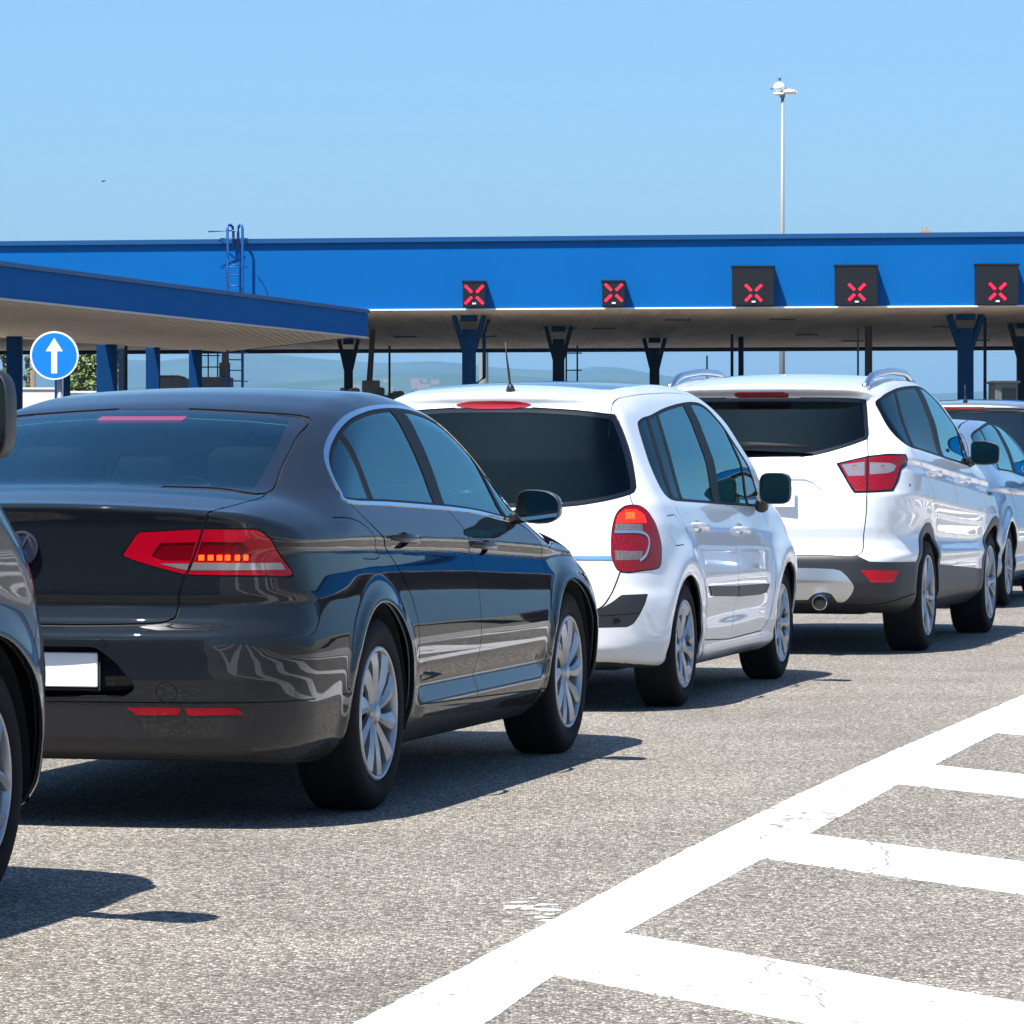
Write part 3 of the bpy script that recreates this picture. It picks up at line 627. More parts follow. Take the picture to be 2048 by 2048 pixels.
class B:
    """small mesh collector"""
    def __init__(s): s.V = []; s.F = []
    def add(s, V, Fc):
        n = len(s.V); s.V += [tuple(v) for v in V]; s.F += [tuple(i+n for i in f) for f in Fc]; return s
    def box(s, c, d, rz=0, bevel=0, M=None):
        x, y, z = (q/2 for q in d); bm = bmesh.new(); bmesh.ops.create_cube(bm, size=1)
        for v in bm.verts: v.co = Vector((v.co.x*d[0], v.co.y*d[1], v.co.z*d[2]))
        if bevel: bmesh.ops.bevel(bm, geom=bm.edges[:], offset=bevel, segments=3 if bevel > .012 else 1, affect='EDGES', profile=.6)
        T = Matrix.Translation(c) @ Matrix.Rotation(rz, 4, 'Z')
        if M is not None: T = Matrix.Translation(c) @ M
        bm.verts.index_update(); s.add([T @ v.co for v in bm.verts], [[v.index for v in f.verts] for f in bm.faces]); bm.free(); return s
    def tube(s, pts, r, n=10, cap=True):
        P = [Vector(p) for p in pts]; k = len(P); rs = r if hasattr(r, '__len__') else [r]*k; V = []; Fc = []
        up = Vector((0, 0, 1))
        for i in range(k):
            t = (P[min(i+1, k-1)]-P[max(i-1, 0)]).normalized()
            a = t.cross(up if abs(t.z) < .95 else Vector((1, 0, 0))).normalized(); b = a.cross(t).normalized()
            V += [P[i]+(a*math.cos(2*math.pi*j/n)+b*math.sin(2*math.pi*j/n))*rs[i] for j in range(n)]
        for i in range(k-1):
            for j in range(n): Fc.append((i*n+j, i*n+(j+1) % n, (i+1)*n+(j+1) % n, (i+1)*n+j))
        if cap: Fc.append(tuple(range(n-1, -1, -1))); Fc.append(tuple((k-1)*n+j for j in range(n)))
        return s.add(V, Fc)
    def lathe(s, prof, n=64, cap=False, c=(0, 0, 0)):
        """profile (radius, y) turned about the y axis"""
        V = []; Fc = []; k = len(prof)
        for r, y in prof: V += [(c[0]+r*math.cos(2*math.pi*j/n), c[1]+y, c[2]+r*math.sin(2*math.pi*j/n)) for j in range(n)]
        for i in range(k-1):
            for j in range(n): Fc.append((i*n+j, i*n+(j+1) % n, (i+1)*n+(j+1) % n, (i+1)*n+j))
        if cap: Fc.append(tuple((k-1)*n+j for j in range(n)))
        return s.add(V, Fc)
    def prism(s, pts, h, M=Matrix.Identity(4)):
        n = len(pts); V = [M @ Vector((p[0], p[1], 0)) for p in pts]+[M @ Vector((p[0], p[1], h)) for p in pts]
        return s.add(V, [tuple(range(n-1, -1, -1)), tuple(range(n, 2*n))]+[(i, (i+1) % n, n+(i+1) % n, n+i) for i in range(n)])
    def build(s, name, m, parent=None, smooth=False, loc=None, auto=None):
        o = mesh(name, s.V, s.F, m, parent, smooth, loc)
        bm = bmesh.new(); bm.from_mesh(o.data); bmesh.ops.recalc_face_normals(bm, faces=bm.faces)
        if auto:
            bmesh.ops.remove_doubles(bm, verts=bm.verts, dist=1e-5)
            for e in bm.edges: e.smooth = not (len(e.link_faces) == 2 and e.calc_face_angle(0) > R(auto))
            for f in bm.faces: f.smooth = True
        bm.to_mesh(o.data); bm.free()
        return o

def dup(o, parent=None):
    c = o.copy(); COL.objects.link(c); c.parent = parent
    for ch in list(o.children): dup(ch, c)
    return c

# ---------------------------------------------------------------- one car body
class Car:
    def __init__(s, key, h, paint, name, label, cat, group='cars queueing for the toll booths'):
        s.key = key; s.po = PO[key]; s.S = Shape(globals()[key]); s.paint = paint
        P, T = s.S.nets(h)
        s.M = dict(V=P, T=T, L=np.zeros(len(T), int), N=s.S.N(P), names={'paint': 0})
        X, Y, w, th = POSE[key]; th = R(th)
        s.root = tag(empty(name, (X-w*math.cos(th), Y+w*math.sin(th), 0), math.pi/2-th), label, cat, group)
        s.hub = w
    def reg(s, dom, poly, name, lim=None, over=None, sm=0, grow=None, rd=0):
        if isinstance(poly, str): poly = s.po[poly]
        if grow: poly = inset(poly, grow)
        if rd: poly = rounded(poly, rd)
        if sm: poly = smooth(poly, True, sm)
        cut(s.M, dom, poly, name, lim, over)
    def line(s, dom, ln, w=.005, name='gap', lim=None, over=None, sm=4, closed=False, zlim=None):
        if isinstance(ln, str): ln = s.po[ln]
        if sm and len(ln) > 2: ln = smooth(ln, closed, sm)
        strip(s.M, dom, ln, w, name, lim, over, closed, zlim)
    def arch(s, x, z, r, name='hole', zb=.05, over=None):
        a = np.radians(np.arange(-10, 191, 6)); s.reg('A', [(x+r*1.0, zb)]+[(x+r*math.cos(t), z+r*math.sin(t)) for t in a]+[(x-r, zb)], name, over=over)
    def done(s):
        M = s.M; V = M['V']; seam = np.abs(V[:, 1]) < 1e-7
        V2 = s.S.newton(V, 1); V2[seam, 1] = 0; M['V'] = V2; M['N'] = s.S.N(V2)
        M['N'][seam, 1] = 0
        C = V2[M['T']].mean(1); Nn = M['N'][M['T']].mean(1)
        lab = M['names'].setdefault('under', len(M['names']))
        M['L'][(Nn[:, 2] < -.9) & (M['L'] == 0) & (C[:, 2] < .5)] = lab
    def get(s, names, side=None, minx=None):
        ids = [s.M['names'][n] for n in ([names] if isinstance(names, str) else names) if n in s.M['names']]
        return np.isin(s.M['L'], ids)
    def emit(s, m, name, material, side=0, shift=0., skirt=.010, parent=None, flip=False, label=None):
        M = s.M; T = M['T'][m]
        if len(T) == 0: return None
        u, inv = np.unique(T, return_inverse=True); T = inv.reshape(-1, 3); V = M['V'][u]; N = M['N'][u]
        cr = np.cross(V[T[:, 1]]-V[T[:, 0]], V[T[:, 2]]-V[T[:, 0]]); fl = (cr*N[T].mean(1)).sum(1) < 0; T[fl] = T[fl][:, ::-1]
        Vs = V+N*shift
        if shift: Vs[np.abs(V[:, 1]) < 1e-7, 1] = 0
        FV, FN, FT = Vs, N, T
        if skirt:
            E = np.concatenate([T[:, [0, 1]], T[:, [1, 2]], T[:, [2, 0]]]); k = np.sort(E, 1); _, i1, ct = np.unique(k, axis=0, return_index=True, return_counts=True)
            be = E[i1[ct == 1]]; sm = (np.abs(V[be[:, 0], 1]) < 1e-6) & (np.abs(V[be[:, 1], 1]) < 1e-6); be = be[~sm]
            a, b = be.T; n0 = len(Vs); d = Vs[b]-Vs[a]; on = np.cross(d, N[a]); on /= np.maximum(np.linalg.norm(on, axis=1), 1e-9)[:, None]
            q = np.concatenate([Vs[a], Vs[b], Vs[b]-N[b]*skirt, Vs[a]-N[a]*skirt]); qn = np.concatenate([on]*4); m_ = len(a); i = np.arange(m_)+n0
            FV = np.concatenate([Vs, q]); FN = np.concatenate([N, qn])
            FT = np.concatenate([T, np.stack([i+m_, i, i+3*m_], 1), np.stack([i+m_, i+3*m_, i+2*m_], 1)])
        def mir(sg):
            A = FV.copy(); A[:, 1] *= -sg; Bn = FN.copy(); Bn[:, 1] *= -sg; t = FT if sg < 0 else FT[:, ::-1]
            return A, Bn, t
        if side: A, Bn, t = mir(side)
        else:
            A, Bn, t = mir(1); A2, B2, t2 = mir(-1); t = np.concatenate([t, t2+len(A)]); A = np.concatenate([A, A2]); Bn = np.concatenate([Bn, B2])
        if flip: t = t[:, ::-1]; Bn = -Bn
        o = mesh(name, A, t, material, parent or s.root, True, normals=Bn)
        if label: o['label'] = label
        return o
    def pair(s, names, name, material, shift=0., skirt=.010, parents=None, label=None):
        m = s.get(names); return [s.emit(m, name, material, sg, shift, skirt, parents[i] if parents else None, label=label) for i, sg in enumerate((1, -1))]
    def comps(s, names):
        m = s.get(names); idx = np.where(m)[0]; T = s.M['T'][idx]; lab = np.arange(len(s.M['V']))
        for _ in range(400):
            mn = lab[T].min(1); new = lab.copy(); np.minimum.at(new, T.ravel(), np.repeat(mn, 3)); new = new[new]
            if (new == lab).all(): break
            lab = new
        tl = lab[T[:, 0]]; out = []
        for v in np.unique(tl):
            k = idx[tl == v]
            if len(k) < 30: continue
            mm = np.zeros(len(m), bool); mm[k] = True; out.append((s.M['V'][s.M['T'][k]].mean((0, 1))[0], mm))
        return [q[1] for q in sorted(out, key=lambda q: q[0])]
    def each(s, names, name, material, shift=0., skirt=.01):
        for mm in s.comps(names):
            for sg in (1, -1): s.emit(mm, name, material, sg, shift, skirt)
    def common(s, glassmats, doors=True, lining=None, trim=None, trimshift=.003, pil=RUBBER, seats=True):
        """emit everything every car has"""
        s.done(); M = s.M
        s.body = s.emit(s.get('paint'), 'body', s.paint)
        s.emit(s.get('gap'), 'panel_gap', GAP, 0, -.006, 0)
        s.emit(s.get('under'), 'underbody', UNDER, 0, 0, 0)
        ln = s.emit(s.get(['paint', 'door_rear', 'door_front', 'trim', 'pillar', 'clad', 'lamp', 'gap', 'frit', 'seal', 'hatch']), 'cabin_lining', lining or LINER, 0, -.022, 0, flip=True)
        s.doors = []
        if doors:
            for n in ('door_rear', 'door_front'): s.doors.append(s.pair(n, 'door', s.paint))
        if s.get('trim').any(): s.emit(s.get('trim'), 'window_trim', trim or RUBBER, 0, trimshift, .012)
        s.emit(s.get('seal'), 'window_seal', RUBBER, 0, -.001, .008); s.each('pillar', 'pillar_cover', pil, .0005, .008)
        for i, mm in enumerate(s.comps('glass_side')):
            gm = glassmats['side'][min(i, len(glassmats['side'])-1)]
            for sg in (1, -1): s.emit(mm, 'side_window', gm, sg, -.003, .004)
        s.emit(s.get('frit'), 'window_border', PIANO, 0, -.001, .008)
        s.emit(s.get('glass_rear'), 'rear_window', glassmats['rear'], 0, -.001, 0)
        s.emit(s.get('glass_front'), 'windshield', glassmats['front'], 0, -.002, .006)
    def wheels(s, r, wt, rimr, style, xs, z=None, face=.0, rimmat=None):
        z = z or r
        w0 = make_wheel(r, wt, rimr, style, rimmat or ALU)
        for i, x in enumerate(xs):
            for sg in (1, -1):
                o = w0 if (i == 0 and sg == 1) else dup(w0); o.parent = s.root
                o.location = (x, -sg*(s.hub-face), z); o.rotation_euler = (0, random.uniform(0, 6) if i else .3, 0) if sg == 1 else (0, 1.1, math.pi)
    def wells(s, xs, z, r, zt=None):
        for x in xs:
            for sg in (1, -1):
                b = B(); w = s.S.W(np.array([x]), np.array([.55]))[0]
                n = 28; a = [math.radians(-12+204*i/n) for i in range(n+1)]; V = []; y0 = -sg*(w-.03); y1 = -sg*.50
                for t in a: V.append((x+(r+.004)*math.cos(t), y0, z+(r+.004)*math.sin(t)))
                for t in a: V.append((x+(r+.004)*math.cos(t), y1, z+(r+.004)*math.sin(t)))
                Fc = [(i, i+1, n+2+i, n+1+i) for i in range(n)]+[tuple(range(n+1, 2*n+2))]
                b.add(V, Fc); b.build('wheel_arch_liner', UNDER, s.root)
    def handle(s, p0, p1, material, door, h=.026, out=.036, sgs=(1, -1)):
        """pull handle standing off the door between two points"""
        for i, sg in enumerate(sgs):
            A = Vector(p0); Bv = Vector(p1); b = B(); pts = []; rs = []; n = 9; V = []
            for k in range(n):
                t = k/(n-1); p = A.lerp(Bv, t); e = math.sin(math.pi*min(1, max(0, t)))**.45 if 0 < t < 1 else 0
                o = -.006+(out+.006)*e; hh = h*(.45+.55*math.sin(math.pi*t)**.5 if 0 < t < 1 else .45)/1.0
                for j in range(8):
                    a = 2*math.pi*j/8+math.pi/8; V.append((p.x, -sg*(p.y+o+math.cos(a)*.009), p.z+math.sin(a)*hh*.55))
            Fc = [(k*8+j, k*8+(j+1) % 8, (k+1)*8+(j+1) % 8, (k+1)*8+j) for k in range(n-1) for j in range(8)]+[tuple(range(8)), tuple((n-1)*8+j for j in range(8))]
            b.add(V, Fc); b.build('door_handle', material, door[i], True, auto=50)
    def mirror(s, c, w, h, outline, dep, housing, arm0, armmat=None, tilt=0, gl=None):
        for sg in (1, -1):
            b = B(); n = len(outline); V = []
            rings = [(-.014, .95), (-.022, .965), (-.020, 1.0), (.0, 1.02), (.035*dep, .99), (.065*dep, .86), (.085*dep, .62), (.095*dep, .3), (.097*dep, .05)]
            cx, cy, cz = c
            for x, k in rings:
                for (u, v) in outline: V.append((cx+x-(u*w/2)*k*.30+tilt*u*w, -sg*(cy+u*w/2*k), cz+v*h/2*k))
            Fc = [(i*n+j, i*n+(j+1) % n, (i+1)*n+(j+1) % n, (i+1)*n+j) for i in range(len(rings)-1) for j in range(n)]+[tuple((len(rings)-1)*n+j for j in range(n))]
            o = b.add(V, Fc).build('wing_mirror', [housing, PLASTIC], s.root, True, auto=40)
            for f in o.data.polygons:
                if f.index < 3*n: f.material_index = 1
            g = B(); g.add([(cx-.015-(u*w/2)*.95*.30+tilt*u*w, -sg*(cy+u*w/2*.955), cz+v*h/2*.955) for u, v in outline], [tuple(range(n))]); g.build('mirror_glass', gl or MIRROR, o)
            a = B(); p = Vector((arm0[0], -sg*arm0[1], arm0[2])); q = Vector((cx+.03, -sg*(cy-w*.42), cz-h*.30))
            a.tube([p, p.lerp(q, .5)+Vector((0, 0, -.008)), q], [.036*h/.15, .028*h/.15, .03*h/.15], 10); a.build('mirror_arm', armmat or PLASTIC, o, True, auto=50)
    def cabin(s, rear_x, front_x, z0, zs, dash, y=.37, hw=.24, rows=3, wheel=True, sill=.0):
        """seats with headrests, parcel shelf, dashboard, steering wheel and mirror"""
        def seat(x, yy, wd, zt):
            b = B(); b.box((x+.27, yy, z0+.10), (.52, wd, .18), bevel=.05)
            Mx = Matrix.Rotation(R(-14), 4, 'Y'); b.box((x-.06, yy, z0+.42), (.14, wd, .66), bevel=.055, M=Mx)
            o = b.build('seat', FABRIC, s.root, auto=40)
            for k in ([0] if wd < .8 else [-.36, 0, .36]):
                g = B(); g.box((x-.16, yy+k, zt), (.10, .25 if k or wd < .8 else .22, .17 if (wd < .8 or k) else .12), bevel=.05, M=Mx); g.tube([(x-.14, yy+k-.05, zt-.16), (x-.16, yy+k-.05, zt)], .007, 6); g.tube([(x-.14, yy+k+.05, zt-.16), (x-.16, yy+k+.05, zt)], .007, 6)
                g.build('headrest', LEATHER, o, auto=40)
        seat(rear_x, 0, 1.22, zs-.07)
        for yy in (-y, y): seat(front_x, yy, .50, zs+.04)
        b = B(); b.box((dash[0], 0, dash[1]-.14), (.5, 1.36, .26), bevel=.06); b.box((dash[0]-.14, y, dash[1]+.0), (.2, .34, .07), bevel=.03); b.build('dashboard', LINER, s.root, auto=40)
        g = B(); n = 28; c = Vector((dash[0]-.36, y, dash[1]-.06)); T = Matrix.Rotation(R(-66), 3, 'Y'); g.tube([c+T @ Vector((.185*math.cos(2*math.pi*i/n), .185*math.sin(2*math.pi*i/n), 0)) for i in range(n+1)], .014, 8, False)
        for t in (0, 2.1, 4.2): g.tube([c, c+T @ Vector((.18*math.cos(t), .18*math.sin(t), 0))], .016, 6)
        g.build('steering_wheel', PIANO, s.root, True)
        m = B(); m.box((dash[0]-.25+sill, 0, dash[1]+.30), (.03, .22, .065), bevel=.012); m.build('rear_view_mirror', PIANO, s.root)

def make_wheel(r, wt, rimr, style, rimmat):
    root = empty('wheel')
    # tyre: y runs outwards as negative, the outer sidewall at y = 0
    b = B(); R0 = rimr
    prof = [(R0-.004, .012), (R0+.004, .002), (R0+.012, -.004), (R0+(r-R0)*.45, -.010), (r-.035, -.006), (r-.014, .004), (r-.004, .018), (r, .034), (r, wt-.034), (r-.004, wt-.018), (r-.03, wt), (R0+.01, wt), (R0-.01, wt-.02)]
    b.lathe(prof, 96); ty = b.build('tyre', TYRE, root, True, auto=60)
    # tread grooves as thin dark rings are part of the tyre mesh
    b = B(); b.lathe([(R0+.001, .000), (R0-.004, -.005), (R0-.010, -.006), (R0-.016, -.001), (R0-.018, .02), (R0-.022, .07), (R0-.03, wt-.03)], 96)
    b.build('rim_barrel', [ALU], root, True, auto=50)
    b = B(); b.lathe([(R0-.022, .075), (.05, .085)], 48); b.lathe([(.165, .060), (.09, .058)], 48); b.build('brake_disc', DISC if style != 'suv' else UNDER, root, True)
    b = B(); q = R0-.016
    def blade(rs, ang, hw, dp, ridge=.35, th=.016):
        V = []
        for ra, an, w_, d in zip(rs, ang, hw, dp):
            for u, e in ((-1, th), (-1, 0), (ridge, -.010), (1, .004), (1, th)):
                a = an+u*w_/ra; V.append((ra*math.cos(a), d+e, ra*math.sin(a)))
        k = len(rs); Fc = [(i*5+j, i*5+j+1, (i+1)*5+j+1, (i+1)*5+j) for i in range(k-1) for j in range(4)]+[(0, 1, 2, 3, 4)]
        b.add(V, Fc)
    if style == 'passat':
        for i in range(10):
            a = 2*math.pi*i/10; long_ = i % 2
            blade([.030, .07, .12, .17, q], [a, a+.02, a+.05, a+.09, a+.14], [.012, .015, .021, .030, .040 if long_ else .034], [.022, .014, .006, .002, .004], .2 if long_ else -.3)
    elif style == 'modus':
        for i in range(7):
            a = 2*math.pi*i/7; blade([.03, .07, .12, .16, q], [a]*5, [.020, .020, .020, .026, .034], [.022, .014, .006, .003, .003], 0)
        for i in range(7):
            a = 2*math.pi*(i+.5)/7; blade([.155, .175, q], [a]*3, [.020, .030, .05], [.012, .008, .004], 0)
    elif style == 'kuga':
        for i in range(5):
            for sg in (-1, 1):
                a = 2*math.pi*i/5; blade([.035, .08, .13, .18, q], [a+sg*.10, a+sg*.13, a+sg*.17, a+sg*.20, a+sg*.235], [.012, .013, .015, .018, .022], [.024, .016, .008, .003, .003], sg*.3)
    elif style == 'hatch':
        for i in range(5):
            for sg in (-1, 1):
                a = 2*math.pi*i/5; blade([.03, .08, .13, q], [a+sg*.25, a+sg*.2, a+sg*.17, a+sg*.20], [.014, .015, .017, .024], [.022, .012, .005, .003], sg*.3)
    else:
        for i in range(5):
            for sg in (-1, 1):
                a = 2*math.pi*i/5; blade([.04, .09, .14, .18, q], [a+sg*.06, a+sg*.10, a+sg*.20, a+sg*.30, a+sg*.40], [.018, .017, .016, .017, .022], [.018, .012, .006, .003, .003], sg*.2)
    b.lathe([(.048, .03), (.046, .016), (.034, .008), (.030, .002), (.022, -.002), (0.001, -.004)], 24)
    for i in range(5):
        a = 2*math.pi*(i+.5)/5; b.lathe([(.008, .03), (.008, .012), (.001, .011)], 6, c=(.050*math.cos(a), 0, .050*math.sin(a)))
    b.build('rim', rimmat, root, True, auto=28)
    return root
# ---------------------------------------------------------------- ground, road paint
def at(px, py, d=None, z=None):
    """a pixel of the 2048 px photograph as a place: at distance d, or where the sight line meets height z"""
    if d is None: d = (CAMH-z)*FPX/(py-HOR)
    return Vector(((px-1024)*d/FPX, d, CAMH-(py-HOR)*d/FPX))

def asphalt():
    m = bpy.data.materials.new('asphalt'); m.use_nodes = True; nt = m.node_tree; b = nt.nodes['Principled BSDF']; b.inputs['Roughness'].default_value = .88; b.inputs['Specular IOR Level'].default_value = .3
    L = nt.links.new; tc = nt.nodes.new('ShaderNodeTexCoord')
    def vor(scale, feat='F1'):
        v = nt.nodes.new('ShaderNodeTexVoronoi'); v.inputs['Scale'].default_value = scale; v.feature = feat; L(tc.outputs['Object'], v.inputs['Vector']); return v
    def noise(scale, det=4):
        v = nt.nodes.new('ShaderNodeTexNoise'); v.inputs['Scale'].default_value = scale; v.inputs['Detail'].default_value = det; L(tc.outputs['Object'], v.inputs['Vector']); return v
    v1 = vor(105); r = nt.nodes.new('ShaderNodeValToRGB'); e = r.color_ramp.elements       # stones of mixed tone
    e[0].position = 0; e[0].color = (.085, .079, .071, 1); e[1].position = 1; e[1].color = (.64, .60, .53, 1)
    for p, c in ((.30, (.165, .155, .138)), (.55, (.26, .245, .218)), (.8, (.385, .362, .322))): q = e.new(p); q.color = (c[0]*1.06, c[1], c[2]*.93, 1)
    sp = nt.nodes.new('ShaderNodeSeparateColor'); L(v1.outputs['Color'], sp.inputs[0]); L(sp.outputs[0], r.inputs[0])
    ve = vor(105, 'DISTANCE_TO_EDGE'); mr = nt.nodes.new('ShaderNodeMapRange'); mr.inputs[1].default_value = .0; mr.inputs[2].default_value = .16; L(ve.outputs['Distance'], mr.inputs[0])
    x = nt.nodes.new('ShaderNodeMix'); x.data_type = 'RGBA'; x.inputs[6].default_value = (.06, .056, .05, 1); L(mr.outputs[0], x.inputs[0]); L(r.outputs[0], x.inputs[7])
    n2 = noise(.9, 8); m2 = nt.nodes.new('ShaderNodeMapRange'); m2.inputs[1].default_value = .3; m2.inputs[2].default_value = .7; m2.inputs[3].default_value = .78; m2.inputs[4].default_value = 1.10; L(n2.outputs['Fac'], m2.inputs[0])
    n3 = noise(14, 5); m3 = nt.nodes.new('ShaderNodeMapRange'); m3.inputs[1].default_value = .3; m3.inputs[2].default_value = .7; m3.inputs[3].default_value = .92; m3.inputs[4].default_value = 1.08; L(n3.outputs['Fac'], m3.inputs[0])
    mm = nt.nodes.new('ShaderNodeMath'); mm.operation = 'MULTIPLY'; L(m2.outputs[0], mm.inputs[0]); L(m3.outputs[0], mm.inputs[1])
    # drips of oil and tyre scuffs
    n4 = noise(5.5, 3); m4 = nt.nodes.new('ShaderNodeMapRange'); m4.inputs[1].default_value = .66; m4.inputs[2].default_value = .76; m4.inputs[3].default_value = 1; m4.inputs[4].default_value = .60; L(n4.outputs['Fac'], m4.inputs[0])
    mn = nt.nodes.new('ShaderNodeMath'); mn.operation = 'MULTIPLY'; L(mm.outputs[0], mn.inputs[0]); L(m4.outputs[0], mn.inputs[1])
    hs = nt.nodes.new('ShaderNodeVectorMath'); hs.operation = 'SCALE'; L(x.outputs[2], hs.inputs[0]); L(mn.outputs[0], hs.inputs['Scale']); L(hs.outputs[0], b.inputs['Base Color'])
    bp = nt.nodes.new('ShaderNodeBump'); bp.inputs['Strength'].default_value = .75; bp.inputs['Distance'].default_value = .004; L(ve.outputs['Distance'], bp.inputs['Height']); L(bp.outputs[0], b.inputs['Normal'])
    return m
def roadpaint():
    m = bpy.data.materials.new('road marking paint'); m.use_nodes = True; nt = m.node_tree; b = nt.nodes['Principled BSDF']; b.inputs['Roughness'].default_value = .7; L = nt.links.new
    tc = nt.nodes.new('ShaderNodeTexCoord'); at_ = nt.nodes.new('ShaderNodeVectorMath'); at_.operation = 'ADD'
    n = nt.nodes.new('ShaderNodeTexNoise'); n.inputs['Scale'].default_value = 2.2; n.inputs['Detail'].default_value = 6; L(tc.outputs['Object'], n.inputs['Vector'])
    sc_ = nt.nodes.new('ShaderNodeVectorMath'); sc_.operation = 'SCALE'; sc_.inputs['Scale'].default_value = .35; L(n.outputs['Color'], sc_.inputs[0]); L(tc.outputs['Object'], at_.inputs[0]); L(sc_.outputs[0], at_.inputs[1])
    v = nt.nodes.new('ShaderNodeTexVoronoi'); v.feature = 'DISTANCE_TO_EDGE'; v.inputs['Scale'].default_value = .9; L(at_.outputs[0], v.inputs['Vector'])
    r = nt.nodes.new('ShaderNodeMapRange'); r.inputs[1].default_value = .002; r.inputs[2].default_value = .008; L(v.outputs['Distance'], r.inputs[0])      # hairline cracks
    n2 = nt.nodes.new('ShaderNodeTexNoise'); n2.inputs['Scale'].default_value = 26; n2.inputs['Detail'].default_value = 5; L(tc.outputs['Object'], n2.inputs['Vector'])
    r2 = nt.nodes.new('ShaderNodeMapRange'); r2.inputs[1].default_value = .34; r2.inputs[2].default_value = .40; L(n2.outputs['Fac'], r2.inputs[0])
    n3 = nt.nodes.new('ShaderNodeTexNoise'); n3.inputs['Scale'].default_value = 1.3; L(tc.outputs['Object'], n3.inputs['Vector']); r3 = nt.nodes.new('ShaderNodeMapRange'); r3.inputs[1].default_value = .55; r3.inputs[2].default_value = .66; L(n3.outputs['Fac'], r3.inputs[0])
    mx = nt.nodes.new('ShaderNodeMath'); mx.operation = 'MAXIMUM'; L(r.outputs[0], mx.inputs[0]); L(r3.outputs[0], mx.inputs[1])
    mi = nt.nodes.new('ShaderNodeMath'); mi.operation = 'MULTIPLY'; L(mx.outputs[0], mi.inputs[0]); L(r2.outputs[0], mi.inputs[1])
    x = nt.nodes.new('ShaderNodeMix'); x.data_type = 'RGBA'; x.inputs[6].default_value = (.20, .19, .18, 1); x.inputs[7].default_value = (.80, .80, .79, 1); L(mi.outputs[0], x.inputs[0]); L(x.outputs[2], b.inputs['Base Color'])
    bp = nt.nodes.new('ShaderNodeBump'); bp.inputs['Strength'].default_value = .3; bp.inputs['Distance'].default_value = .003; L(n2.outputs['Fac'], bp.inputs['Height']); L(bp.outputs[0], b.inputs['Normal'])
    return m
ASPH = asphalt(); RPAINT = roadpaint()
tag(mesh('road', [(-400, -60, 0), (400, -60, 0), (400, 260, 0), (-400, 260, 0)], [(0, 1, 2, 3)], ASPH), kind='structure')
tag(mesh('ground', [(-9000, -300, -.05), (9000, -300, -.05), (9000, 11500, -.05), (-9000, 11500, -.05)], [(0, 1, 2, 3)], mat('dry grassland', (.16, .17, .07), .95, noise=(.01, .7, (.30, .27, .15)))), kind='structure')
# chevron marking: a long edge line and the bars that meet it
edge = [(-.10, 5.6), (.02, 8.0)]
eu = [(700, 2048), (1060, 1866), (1378, 1696), (1537, 1611), (1800, 1476), (2048, 1366)]; el = [(960, 2048), (1110, 1948), (1260, 1852), (1528, 1718), (1800, 1532), (2048, 1418)]
def gp(px, py, z=.004): q = at(px, py, z=0); return Vector((q.x, q.y, z))
U = [gp(680, 2062), gp(1000, 1897), gp(1300, 1737), gp(1550, 1612), gp(1774, 1508), gp(1915, 1447), gp(2048, 1390)]; Lw = [gp(950, 2062), gp(1110, 1950), gp(1245, 1868), gp(1530, 1716), gp(1798, 1569), gp(1930, 1498), gp(2048, 1439)]
def ext(P, n=26.):
    a = (P[-1]-P[-3]).normalized(); b = (P[0]-P[2]).normalized(); return [P[0]+b*5, P[0]+b*2.2]+P+[P[-1]+a*k for k in (2.6, 5.5, 9, 13, 18, n)]
U = ext(U); Lw = ext(Lw)
U = [Vector((*q, .004)) for q in smooth([(p.x, p.y) for p in U], n=4)]; Lw = [Vector((*q, .004)) for q in smooth([(p.x, p.y) for p in Lw], n=4)]
rg_ = random.Random(9)
def ragged(P, Q, step=.035, amp=.0035):
    P = Vector(P); Q = Vector(Q); n = max(1, int((Q-P).length/step)); d = (Q-P).normalized(); m = Vector((-d.y, d.x, 0)); return [P.lerp(Q, k/n)+m*rg_.gauss(0, amp) for k in range(n)]
def sheet(name, L, Rr, top):
    """a painted strip between two rims, as a thin solid"""
    n = min(len(L), len(Rr)); L = L[:n]; Rr = Rr[:n]; z = Vector((0, 0, 1)); V = []
    for p in L: V.append((p.x, p.y, top))
    for p in Rr: V.append((p.x, p.y, top))
    for p in L: V.append((p.x, p.y, -.01))
    for p in Rr: V.append((p.x, p.y, -.01))
    Fc = [(i, i+1, n+i+1, n+i) for i in range(n-1)]+[(2*n+i, 2*n+i+1, i+1, i) for i in range(n-1)]+[(n+i, n+i+1, 3*n+i+1, 3*n+i) for i in range(n-1)]+[(0, n, 3*n, 2*n), (n-1, 2*n-1, 4*n-1, 3*n-1)]
    return tag(mesh(name, V, Fc, RPAINT), kind='structure')
def resample(P, n):
    ln = [0]
    for a, b in zip(P[:-1], P[1:]): ln.append(ln[-1]+(b-a).length)
    t = np.linspace(0, ln[-1], n); return [Vector((np.interp(q, ln, [p.x for p in P])+rg_.gauss(0, .0016), np.interp(q, ln, [p.y for p in P])+rg_.gauss(0, .0016), 0)) for q in t]
sheet('edge_line', resample(U, 900), resample(Lw, 900), .002)
